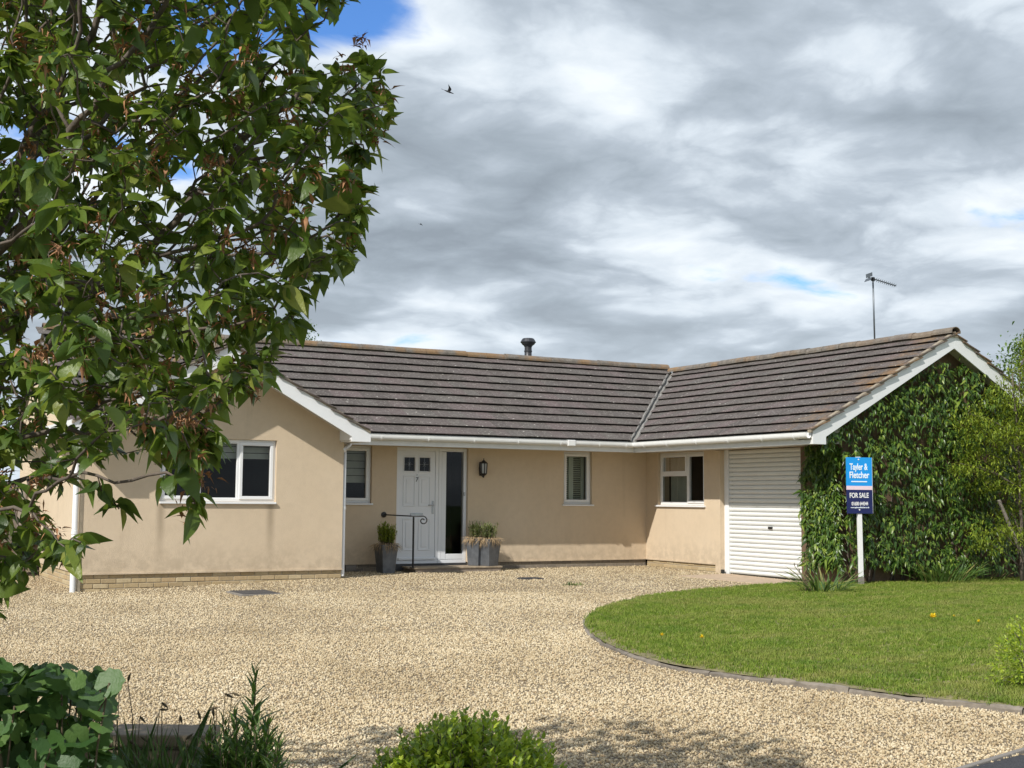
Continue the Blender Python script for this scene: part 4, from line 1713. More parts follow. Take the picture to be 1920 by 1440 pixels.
# sloping soffits behind the bargeboards and the mortar bed on top of them
for (y0, y1, xa, za, half, dz) in ((YBARGE + 0.027, YGW, XGRIDGE, ZRG, XGRIDGE + OV, 0.20), (YLB + 0.027, PF, XLR, ZRL, XR - XLR + ELW, 0.20)):
    m = MB()
    for s in (-1, 1):
        m.prism([(xa, y0, za - dz), (xa + s * half, y0, za - dz - TAN * half), (xa + s * half, y1, za - dz - TAN * half), (xa, y1, za - dz)], (0, 0, 0.012))
    m.build('soffit', 'soffit_board', house)
for (y0, xa, za, half) in ((YBARGE - 0.02, XGRIDGE, ZRG, XGRIDGE + EOFF), (YLB - 0.02, XLR, ZRL, XR - XLR + ELW + 0.01)):
    m = MB()
    for s in (-1, 1):
        m.prism([(xa, y0, za - 0.062), (xa + s * half, y0, za - 0.062 - TAN * half), (xa + s * half, y0, za - 0.020 - TAN * half), (xa, y0, za - 0.020)], (0, 0.08, 0))
    m.build('verge_bedding', 'verge_mortar', roof)
# boxed end of the left wing's eaves
m = MB()
m.box((XR - 0.06, YLB + 0.027, ZF + 0.002), (XR + ELW + 0.018, -OV - 0.001, ZF + 0.03))
m.box((XR + ELW - 0.002, YLB + 0.027, ZF + 0.032), (XR + ELW + 0.016, -OV - 0.001, ZF + 0.21))
m.build('soffit', 'soffit_board', house)
MB().box((XR - 0.077, YLB + 0.027, ZF + 0.031), (XR - 0.060, PF - 0.001, ZF + 0.19)).build('box_end', 'white_pvc', house)
MB().prism([(-OV + 0.021, YGW - 0.002, ZF + 0.031), (-0.001, YGW - 0.002, ZF + 0.031), (-0.001, YGW - 0.002, ZRG - 0.205 - TAN * XGRIDGE), (-OV + 0.021, YGW - 0.002, ZRG - 0.205 - TAN * (XGRIDGE + OV - 0.021))], (0, 0.015, 0)).build('box_end', 'soffit_board', house)
# eaves on the west side of the left wing
m = MB()
m.box((XL - ELW - 0.016, YLB + 0.027, ZF), (XL - ELW + 0.002, 4.0, ZF + 0.2))
m.build('fascia', 'gutter_white', house)


# ---------------- rainwater pipes
def downpipe(pts, r, name='downpipe', clips=()):
    full = []
    for a, b in zip(pts[:-1], pts[1:]):             # short collars keep the shading of the long runs true
        a, b = np.array(a, float), np.array(b, float)
        d = (b - a) / np.linalg.norm(b - a) * min(0.012, np.linalg.norm(b - a) / 4)
        full += [a, a + d, b - d]
    full.append(np.array(pts[-1], float))
    o = MB().tube(full, r, 16).build(name, 'white_pvc', house, True)
    for z in clips:
        p = pts[-1]
        c = MB()
        c.tube([(p[0], p[1], z - 0.025), (p[0], p[1], z + 0.025)], r + 0.008, 14)
        c.build('pipe_clip', 'white_pvc', o)
    return o


pr = pix(643.5, 1000, 1, PF - 0.045)[0]
downpipe([(XR + ELW + 0.07, -0.955, 2.16), (XR + ELW + 0.07, -0.955, 2.09), (XR + ELW - 0.01, -1.12, 2.05), (XR + 0.01, PF + 0.02, 1.97), (XR + 0.038, PF + 0.06, 1.93), (XR + 0.038, PF + 0.06, -0.12)], 0.034, clips=(1.0,))
xl_ = XL - 0.065
downpipe([(XL - 0.30, PF + 0.06, 2.22), (XL - 0.30, PF + 0.06, 2.14), (xl_, PF + 0.06, 1.98), (xl_, PF + 0.06, -0.29)], 0.045, clips=(0.62, 1.7))
m = MB()
m.lathe((xl_, PF + 0.06, -0.32), [(0.06, 0), (0.062, 0.05), (0.05, 0.05)], 14)
m.build('gully', 'dark_plastic', house)


# ---------------- flue on the back slope
def flue():
    P = pix(990, 690, 1, YR + 0.55)
    x, y = P[0], YR + 0.55
    zt = pix(990, 634.5, 1, y)[2]
    zb = ZRM - 0.4
    m = MB()
    m.lathe((x, y, 0), [(0.080, zb), (0.080, zt - 0.16)], 18)
    fl = m.build('flue', 'flue_steel', house, True)
    c = MB()
    c.lathe((x, y, 0), [(0.075, zt - 0.20), (0.10, zt - 0.16), (0.135, zt - 0.135), (0.155, zt - 0.105), (0.175, zt - 0.085), (0.168, zt - 0.075), (0.13, zt - 0.012), (0.11, zt), (0.001, zt + 0.002)], 20)
    c.build('cowl', 'flue_steel', fl)
    c = MB()
    c.lathe((x, y, 0), [(0.088, zt - 0.30), (0.088, zt - 0.27)], 18)
    c.build('band', 'flue_steel', fl)


flue()


# ------------------------------------------------------------------ objects on and before the house
def aerial():
    B = pix(1640, 634, 0, XGRIDGE)
    y = B[1]
    zt = pix(1636.5, 520, 0, XGRIDGE)[2]
    zb = ZRG + 0.03
    t = thing('tv_aerial', (XGRIDGE, y, zb), 'grey television aerial on a thin mast above the garage roof ridge', 'aerial')
    MB().tube([(XGRIDGE, y, zb - 0.1), (XGRIDGE - 0.02, y, zt)], 0.016, 8).build('mast', 'aerial_metal', t, True)
    # boom in the plane facing the view
    d = AX_R * 0.93 - np.array([0, 0, 1]) * 0.26 + AX_F * 0.2
    d = d / np.linalg.norm(d)
    c = np.array([XGRIDGE - 0.02, y, zt - 0.03])
    bo = MB().tube([c - d * 0.10, c + d * 0.48], 0.011, 6).build('boom', 'aerial_metal', t)
    el = np.cross(d, [0, 0, 1.0])
    el = el / np.linalg.norm(el)
    up = np.cross(el, d)
    e = MB()
    for k in range(11):
        p = c + d * (0.06 + 0.04 * k)
        hl = 0.055 - 0.0012 * k
        a1 = el * 0.85 + up * 0.5
        a2 = el * 0.85 - up * 0.5
        e.tube([p - a1 * hl, p + a1 * hl], 0.0045, 5)
        e.tube([p - a2 * hl, p + a2 * hl], 0.0045, 5)
    e.build('director', 'aerial_metal', bo)
    r = MB()
    for s in (-1, 1):
        p = c - d * 0.08
        r.prism([p - el * 0.12 + up * 0.01 * s, p + el * 0.12 + up * 0.01 * s, p + el * 0.12 + up * 0.075 * s - d * 0.02, p - el * 0.12 + up * 0.075 * s - d * 0.02], tuple(d * 0.006))
    r.build('reflector', 'aerial_metal', bo)
    k = MB()
    k.box((XGRIDGE - 0.045, y - 0.025, zt - 0.07), (XGRIDGE + 0.005, y + 0.025, zt - 0.005))
    k.build('clamp', 'dark_plastic', t)


aerial()


def lantern():
    c = pix(906.5, 878, 1, -0.10)
    x, z = c[0], c[2]
    t = thing('wall_lantern', (x, -0.0, z), 'black six-sided carriage lantern on the wall right of the front door', 'lantern')
    m = MB()
    m.prism([(x - 0.035, -0.001, z - 0.14), (x + 0.035, -0.001, z - 0.14), (x + 0.045, -0.001, z), (x + 0.035, -0.001, z + 0.12), (x - 0.035, -0.001, z + 0.12), (x - 0.045, -0.001, z)], (0, -0.014, 0))
    m.build('back_plate', 'black_iron', t)
    y = -0.11
    MB().tube([(x, -0.012, z - 0.06), (x, -0.05, z - 0.15), (x, -0.09, z - 0.165), (x, y, z - 0.135)], 0.009, 8).build('bracket', 'black_iron', t)
    MB().lathe((x, y, z), [(0.004, 0.185), (0.011, 0.175), (0.006, 0.16), (0.014, 0.15), (0.035, 0.132), (0.068, 0.105), (0.078, 0.092), (0.070, 0.088)], 12).build('cap', 'black_iron', t)
    MB().lathe((x, y, z), [(0.060, -0.095), (0.066, -0.10), (0.05, -0.118), (0.03, -0.135), (0.012, -0.15), (0.014, -0.165), (0.003, -0.178)], 12).build('base', 'black_iron', t)
    g = MB()
    g.tube([(x, y, z - 0.095), (x, y, z + 0.092)], [0.050, 0.060], 6)
    g.build('glass', 'lantern_glass', t)
    for k in range(6):
        a = 2 * math.pi * k / 6 + 0.3
        b = MB().tube([(x + 0.056 * math.cos(a), y + 0.056 * math.sin(a), z - 0.098), (x + 0.067 * math.cos(a), y + 0.067 * math.sin(a), z + 0.094)], 0.0085, 6)
        b.build('bar', 'black_iron', t)


lantern()


def step_and_rail():
    t = thing('door_step', (-4.5, -0.3, gz(-4.5, -0.3)), 'low brown plank step in front of the white front door', 'step')
    x0, x1 = -5.36, -3.55
    yy = [-0.02, -0.20, -0.385, -0.57]
    for k in range(3):
        b = MB()
        b.box((x0 + random.uniform(-0.03, 0.03), yy[k + 1] + 0.004, -0.085), (x1 + random.uniform(-0.03, 0.03), yy[k] - 0.004, -0.055 + random.uniform(-0.004, 0.004)))
        b.build('plank', 'step_wood', t, bevel=0.006)
    b = MB()
    b.box((x0 + 0.05, -0.55, gz(-5, 0) - 0.05), (x1 - 0.05, -0.03, -0.086))
    b.build('riser', 'weathered_wood', t)
    zt = -0.057
    foot = pix(774, 1071, 2, zt)
    foot[1] = max(foot[1], -0.52)
    foot = pix(774, 1071, 1, -0.50)
    foot[2] = zt
    t = thing('handrail', (foot[0], foot[1], zt), 'black wrought iron handrail with scroll end at the front door step', 'handrail')
    fx, fy = foot[0], foot[1]
    top = pix(774, 968, 1, fy)[2]
    MB().box((fx - 0.014, fy - 0.014, zt), (fx + 0.014, fy + 0.014, top)).build('post', 'black_iron', t, bevel=0.003)
    MB().box((fx - 0.04, fy - 0.04, zt), (fx + 0.04, fy + 0.04, zt + 0.008)).build('foot_plate', 'black_iron', t)
    wall_pt = pix(720, 965, 1, -0.012)
    d = np.array([fx, fy, top]) - wall_pt
    pts = [tuple(wall_pt), tuple(wall_pt + d * 0.5), (fx, fy, top)]
    hd = np.array([d[0], d[1], 0])
    hd = AX_R * np.array([1, 1, 0])
    hd = hd / np.linalg.norm(hd)
    p = np.array([fx, fy, top])
    pts.append(tuple(p + hd * 0.12))
    cx = p + hd * 0.17 + np.array([0, 0, -0.075])
    for k in range(16):
        a = math.pi * 0.62 - k * 0.52
        r = 0.082 - 0.0040 * k
        pts.append(tuple(cx + hd * (r * math.cos(a)) + np.array([0, 0, r * math.sin(a)])))
    MB().tube(pts, 0.011, 8).build('rail', 'black_iron', t, True)
    MB().tube([tuple(wall_pt + np.array([0, 0.012, 0])), tuple(wall_pt + np.array([0, -0.006, 0])), tuple(wall_pt + np.array([0, -0.016, 0]))], [0.052, 0.050, 0.022], 20).build('wall_rose', 'black_iron', t)


step_and_rail()


# --- zinc planters
def planter(name, loc, h, rim, base, rot, label, plant, leafm='lavender_leaf'):
    x, y, z = loc
    t = thing(name, loc, label, 'planter', 'tapered zinc planters by the front door')
    n = 4
    m = MB()
    def ring(half, zz):
        out = []
        for k in range(4):
            a = rot + math.pi / 4 + k * math.pi / 2
            out.append((x + half * math.sqrt(2) * math.cos(a), y + half * math.sqrt(2) * math.sin(a), z + zz))
        return out
    rings = [ring(base / 2, 0), ring(base / 2 + (rim - base) * 0.22, h * 0.5), ring(rim / 2, h), ring(rim / 2 - 0.018, h), ring(rim / 2 - 0.03, h - 0.06)]
    for r_ in rings:
        m.v += r_
    for s in range(len(rings) - 1):
        for k in range(4):
            m.f.append((s * 4 + k, s * 4 + (k + 1) % 4, s * 4 + 4 + (k + 1) % 4, s * 4 + 4 + k))
    m.f.append((3, 2, 1, 0))
    m.build('pot', 'zinc', t, bevel=0.012)
    s = MB()
    s.poly(ring(rim / 2 - 0.03, h - 0.055))
    s.build('compost', 'soil', t)
    # herb stems
    top = np.array([x, y, z + h - 0.05])
    n, hh, spread, nleaf = plant
    st = MB()
    P, D, S = [], [], []
    for k in range(n):
        a = random.uniform(0, 2 * math.pi)
        ro = random.uniform(0, rim * 0.36)
        b0 = top + np.array([ro * math.cos(a), ro * math.sin(a), 0])
        e0 = b0 + np.array([math.cos(a) * spread * ro / 0.2 + random.gauss(0, 0.02), math.sin(a) * spread * ro / 0.2 + random.gauss(0, 0.02), hh * random.uniform(0.6, 1.0)])
        st.tube([b0, (b0 + e0) / 2 + np.array([0, 0, 0.02]), e0], [0.0035, 0.003, 0.0015], 4, False)
        for j in range(nleaf):
            f = random.uniform(0.25, 1.0)
            P.append(b0 + (e0 - b0) * f)
            D.append((random.gauss(0, 0.6), random.gauss(0, 0.6), random.uniform(0.3, 1.0)))
            S.append(random.uniform(0.045, 0.085))
    st.build('stem', 'dark_stalk', t)
    P, D, S = np.array(P), np.array(D), np.array(S)
    V, T, C = scatter([leaf_template(3, 0.26, 0.2, 0.1)], P, frames(D), S)
    o = np_mesh('foliage', V, T, leafm, C, t)
    o['kind'] = 'stuff'
    # withered grass hanging over the rim
    P, D, S = [], [], []
    for k in range(300):
        a = random.uniform(0, 2 * math.pi)
        P.append((x + rim * 0.46 * math.cos(a), y + rim * 0.46 * math.sin(a), z + h + random.uniform(-0.02, 0.03)))
        D.append((math.cos(a) + random.gauss(0, 0.4), math.sin(a) + random.gauss(0, 0.4), random.uniform(-1.3, 0.7)))
        S.append(random.uniform(0.07, 0.15))
    V, T, C = scatter([leaf_template(4, 0.09, 0.2, 0.9)], np.array(P), frames(np.array(D)), np.array(S))
    o = np_mesh('dry_fringe', V, T, 'dry_stalk', C, t)
    o['kind'] = 'stuff'


g1 = pix(723, 1077, 1, -0.42)
planter('planter', (g1[0], -0.42, gz(g1[0], -0.42) - 0.005), 0.50, 0.325, 0.24, 0.1, 'zinc planter left of the door with yellow-green herb', (80, 0.42, 0.12, 26), 'lime_leaf')
g2 = pix(887, 1066, 1, -0.16)
planter('planter', (g2[0] + 0.02, -0.24, -0.056), 0.50, 0.30, 0.22, 0.55, 'zinc planter touching the door frame, behind another zinc planter', (50, 0.38, 0.08, 16))
g3 = pix(911, 1066, 1, -0.36)
planter('planter', (g3[0] + 0.03, -0.42, -0.056), 0.49, 0.32, 0.24, 0.30, 'front zinc planter right of the door with withered grass over its rim', (50, 0.34, 0.08, 16))

# --- covers in the gravel
cx, cy = -9.10, -3.26
t = thing('manhole_cover', (cx, cy, gz(cx, cy)), 'larger dark rectangular inspection cover in the gravel below the left window', 'manhole cover')
MB().box((cx - 0.30, cy - 0.38, gz(cx, cy) - 0.02), (cx + 0.30, cy + 0.38, gz(cx, cy) + 0.018)).build('frame', 'concrete_pin', t, bevel=0.004)
MB().box((cx - 0.265, cy - 0.345, gz(cx, cy) + 0.0185), (cx + 0.265, cy + 0.345, gz(cx, cy) + 0.026)).build('cover', 'cover_slate', t, bevel=0.004)
cx, cy = -4.10, -2.52
t = thing('drain_cover', (cx, cy, gz(cx, cy)), 'small dark drain cover in the gravel right of the door', 'drain cover')
MB().box((cx - 0.2, cy - 0.14, gz(cx, cy) - 0.02), (cx + 0.2, cy + 0.14, gz(cx, cy) + 0.014)).build('frame', 'cover_slate', t, bevel=0.004)
MB().box((cx - 0.17, cy - 0.11, gz(cx, cy) + 0.0145), (cx + 0.17, cy + 0.11, gz(cx, cy) + 0.022)).build('cover', 'cover_slate', t, bevel=0.004)


# --- estate agent's board
def sale_board():
    zb = gz(0.2, -5.9) + LIFT
    B = pix(1616.5, 1097, 2, zb)
    D = (B - CAM) @ AX_F
    x, y = B[0], B[1]
    t = thing('sale_sign', (x, y, zb), 'blue and navy FOR SALE board on a white post before the creeper', 'sign')
    k = D / F_PX
    # the board turns a little to the left of the camera
    fwd = np.array([AX_F[0], AX_F[1], 0]) / np.linalg.norm(AX_F[:2])
    an = R(14)
    nrm = -np.array([fwd[0] * math.cos(an) - fwd[1] * math.sin(an), fwd[0] * math.sin(an) + fwd[1] * math.cos(an), 0])
    U = np.cross([0, 0, 1.0], nrm)
    zc = lambda py: pixd(1618, py, D)[2]
    W = 52 * k / abs(U @ AX_R) / 2
    top, mid0, mid1, bot = zc(857), zc(911), zc(918), zc(963)
    lean = (pixd(1619, 910, D) - B) @ U
    P = lambda u, o, z: tuple(np.array([x, y, 0]) + U * (u + lean * min(1, (z - zb) / 1.5)) + nrm * o + np.array([0, 0, z]))
    def slab(u0, u1, o0, o1, z0, z1, name, mat, parent, bev=0.0):
        b = MB()
        b.v = [P(u, o, z) for z in (z0, z1) for u, o in ((u0, o0), (u1, o0), (u1, o1), (u0, o1))]
        b.f = [(0, 3, 2, 1), (4, 5, 6, 7), (0, 1, 5, 4), (1, 2, 6, 5), (2, 3, 7, 6), (3, 0, 4, 7)]
        return b.build(name, mat, parent, bevel=bev)
    slab(-0.036, 0.036, -0.055, -0.006, zb - 0.15, top + 0.01, 'post', 'sign_white', t, 0.003)
    slab(-W, W, -0.004, 0.006, mid1 + 0.002, top, 'board', 'board_blue', t)
    slab(-W, W, -0.0035, 0.007, mid0 - 0.002 - (mid0 - mid1), mid0, 'stripe', 'board_pink', t)
    slab(-W, W, -0.004, 0.006, bot, mid1, 'board', 'board_navy', t)
    slab(W * 0.985, W * 1.02, -0.006, 0.004, bot, top, 'board_edge', 'sign_white', t)
    slab(-0.040, 0.040, -0.058, -0.0035, zb - 0.05, zb + 0.13, 'post_sleeve', 'concrete_pin', t)
    slab(-W * 0.62, W * 0.60, 0.0062, 0.009, zc(903.8), zc(901.8), 'underline', 'letter_pale', t)
    for py in (861, 956):
        b = MB()
        b.tube([P(-0.01, 0.005, zc(py)), P(-0.01, 0.012, zc(py))], 0.012, 8)
        b.build('bolt', 'sign_white', t)
    def text(body, zline, size, mat, width, u=0.0):
        c = bpy.data.curves.new('lettering', 'FONT')
        c.body = body
        c.size = size
        c.align_x = 'CENTER'
        c.extrude = 0.0015
        c.offset = 0.0022 * size / 0.1
        o = bpy.data.objects.new('lettering', c)
        COL.objects.link(o)
        c.materials.append(MATS[mat])
        bpy.context.view_layer.update()
        wx = max(o.dimensions.x, 0.01)
        par(o, t)
        org = Vector(P(u, 0.0085, zline))
        sh = lean / 1.5
        Zv = Vector((0, 0, 1)) + Vector(U) * sh
        M_ = Matrix((tuple(U), tuple(Zv), tuple(nrm))).transposed().to_4x4()
        M_.translation = org
        o.matrix_basis = M_ @ Matrix.Diagonal((width / wx, 1, 1, 1))
    h = lambda a, b: abs(zc(a) - zc(b))
    text('Tayler &', zc(880.5), h(868.5, 880.5) / 0.70, 'letter_pale', W * 1.40, -0.01)
    text('Fletcher', zc(896), h(884, 896) / 0.70, 'letter_pale', W * 1.54)
    text('FOR SALE', zc(933.2), h(924, 933.2) / 0.70, 'sign_white', W * 1.48, -0.01)
    text('01608 644344', zc(947.6), h(941, 947.6) / 0.70, 'sign_white', W * 1.28)
    text('www.taylerandfletcher.co.uk', zc(952.8), h(950.2, 952.8) / 0.70, 'letter_pale', W * 1.45)


sale_board()


# --- gate and fence at the far left
def gate_and_fence():
    y = 3.1
    t = thing('side_gate', (XL - 0.12, y, gz(XL, y)), 'grey timber side gate standing open beside the left wall', 'gate')
    zb = gz(XL, y)
    MB().box((XL - 0.19, y - 0.055, zb - 0.2), (XL - 0.085, y + 0.055, zb + 1.5)).build('gate_post', 'weathered_wood', t, bevel=0.006)
    for k in range(6):
        yy = y - 0.08 - k * 0.145
        MB().box((XL - 0.27, yy - 0.138, zb + 0.06), (XL - 0.245, yy, zb + 1.45)).build('board', 'weathered_wood', t, bevel=0.003)
    for z in (0.25, 1.2):
        MB().box((XL - 0.244, y - 0.95, zb + z), (XL - 0.205, y - 0.08, zb + z + 0.09)).build('ledge', 'weathered_wood', t)
    y = 7.6
    t = thing('back_fence', (XL - 1.3, y, gz(XL, y)), 'brown board fence at the end of the path left of the house', 'fence')
    zb = gz(XL - 1, y)
    for k in range(22):
        x = XL - 3.0 + k * 0.155
        MB().box((x, y - 0.012, zb + 0.03), (x + 0.147, y + 0.012, zb + 1.6 + random.uniform(-0.01, 0.01))).build('board', 'weathered_wood', t)
    for k in (0, 1, 2):
        x = XL - 3.02 + k * 1.65
        MB().box((x, y + 0.05, zb - 0.3), (x + 0.09, y + 0.14, zb + 1.7)).build('post', 'weathered_wood', t)
    for z in (0.3, 1.3):
        MB().box((XL - 3.0, y + 0.013, zb + z), (XL + 0.4, y + 0.049, zb + z + 0.07)).build('rail', 'weathered_wood', t)


gate_and_fence()


# --- birds
def bird(px, py, depth, span, bank, label):
    c = pixd(px, py, depth)
    t = thing('bird', tuple(c), label, 'bird')
    d = AX_R * 0.9 - AX_U * 0.35
    d = d / np.linalg.norm(d)
    up = AX_U * 0.9 + AX_R * 0.35
    sd = np.cross(d, up)
    L = span * 0.42
    prof = [(-0.55, 0.01), (-0.42, 0.05), (-0.15, 0.13), (0.12, 0.14), (0.3, 0.09), (0.4, 0.085), (0.5, 0.05), (0.6, 0.008)]
    MB().tube([tuple(c + d * (a * L * 1.6)) for a, _ in prof], [r * L for _, r in prof], 8).build('body', 'bird_feather', t, True)
    for s in (-1, 1):
        w = sd * s * math.cos(bank) + up * math.sin(bank)
        b = MB()
        root0, root1 = c + d * 0.22 * L, c - d * 0.22 * L
        el0 = c + w * span * 0.22 + d * 0.30 * L + up * 0.05 * span
        el1 = c + w * span * 0.22 - d * 0.16 * L + up * 0.05 * span
        tip = c + w * span * 0.52 - d * 0.35 * L
        b.prism([root0, el0, tip, el1, root1], tuple(up * 0.006))
        b.build('wing', 'bird_feather', t)
    b = MB()
    tl = c - d * L * 0.8
    b.prism([tl, tl - d * 0.45 * L + sd * 0.14 * L, tl - d * 0.38 * L, tl - d * 0.45 * L - sd * 0.14 * L], tuple(up * 0.005))
    b.build('tail', 'bird_feather', t)


bird(841, 172, 30, 0.34, 0.9, 'larger dark bird gliding against the grey cloud')
bird(789, 421, 60, 0.26, 0.3, 'tiny distant bird low in the cloudy sky beside the tree')


# --- dandelions in the lawn
def dandelions():
    tv, tt = leaf_template(3, 0.28, 0.1, 0.1)
    first = None
    for i, (px, py, s, where) in enumerate(((1748, 1160, 1.5, 'largest dandelion, a yellow pair of heads on the right of the lawn'), (1789, 1158, 0.7, 'faint small dandelion beside the largest one'),
                                   (1835, 1168, 0.9, 'dandelion nearest the right edge of the lawn'), (1241, 1194, 0.9, 'leftmost yellow dandelion on the lawn'),
                                   (1316, 1198, 1.0, 'second dandelion from the left on the lawn'))):
        P = ground_hit(px, py, LIFT + 0.05)
        x, y = P[0], P[1]
        z = gz(x, y) + LIFT
        t = thing('dandelion', (x, y, z), where, 'dandelion', 'dandelions in the lawn')
        for (dx, dy) in (((0, 0), (0.05, 0.02)) if s > 1.2 else ((0, 0),)):
            MB().tube([(x + dx, y + dy, z), (x + dx, y + dy, z + 0.064)], 0.0025, 5).build('stalk', 'spike_leaf', t)
            n = 34
            a = rng.uniform(0, 2 * math.pi, n)
            el = rng.uniform(0.1, 1.4, n)
            D = np.stack([np.cos(a) * np.cos(el), np.sin(a) * np.cos(el), np.sin(el)], 1)
            V, T, C = scatter([(tv, tt)], np.tile([x + dx, y + dy, z + 0.062], (n, 1)), frames(D), np.full(n, 0.038 * s))
            np_mesh('flower_head', V, T, 'dandelion', C, t)


dandelions()


# ------------------------------------------------------------------ vegetation
def colonize(roots, attract, step=0.07, infl=0.7, kill=0.11, iters=140):
    """space colonisation: returns node positions and parent indices"""
    pos = [np.array(p, float) for p in roots]
    parent = [-1] + list(range(len(roots) - 1))
    A = np.array(attract)
    near_i = np.full(len(A), 0)
    near_d = np.full(len(A), 1e9)
    N = np.array(pos)
    for i in range(len(N)):
        d = np.linalg.norm(A - N[i], axis=1)
        k = d < near_d
        near_d[k], near_i[k] = d[k], i
    alive = np.ones(len(A), bool)
    for it in range(iters):
        k = alive & (near_d < (infl if it > 25 else 9))
        if not k.any():
            break
        new = []
        for i in np.unique(near_i[k]):
            v = (A[k & (near_i == i)] - pos[i])
            v = v / np.linalg.norm(v, axis=1, keepdims=True)
            d = v.sum(0)
            d = d / (np.linalg.norm(d) + 1e-9) + rng.normal(0, 0.22, 3)
            d = d / np.linalg.norm(d)
            new.append((i, pos[i] + d * step))
        for i, p in new:
            pos.append(p)
            parent.append(int(i))
            d = np.linalg.norm(A - p, axis=1)
            c = d < near_d
            near_d[c], near_i[c] = d[c], len(pos) - 1
        alive &= near_d > kill
        if len(pos) > 20000:
            break
    return np.array(pos), np.array(parent)


def skeleton_mesh(pos, parent, tip_r, power=2.4, sides=5, rmin_tube=0.0):
    n = len(pos)
    acc = np.zeros(n)
    kids = [[] for _ in range(n)]
    for i in range(1, n):
        if parent[i] >= 0:
            kids[parent[i]].append(i)
    rad = np.zeros(n)
    for i in range(n - 1, -1, -1):
        s = sum(rad[c] ** power for c in kids[i])
        rad[i] = max(tip_r, s ** (1 / power)) if kids[i] else tip_r
    # split into polylines
    mb = MB()
    starts = [(0, None)]
    while starts:
        i, pre = starts.pop()
        line = ([pre] if pre is not None else []) + [i]
        while kids[i]:
            ks = sorted(kids[i], key=lambda c: -rad[c])
            for c in ks[1:]:
                starts.append((c, i))
            i = ks[0]
            line.append(i)
        if len(line) > 1:
            pts = [pos[k] for k in line]
            rr = [rad[k] for k in line]
            if pre is not None:
                rr[0] = min(rr[0], rr[1] * 1.15)
            mb.tube(pts, rr, sides, True)
    return mb, rad, kids


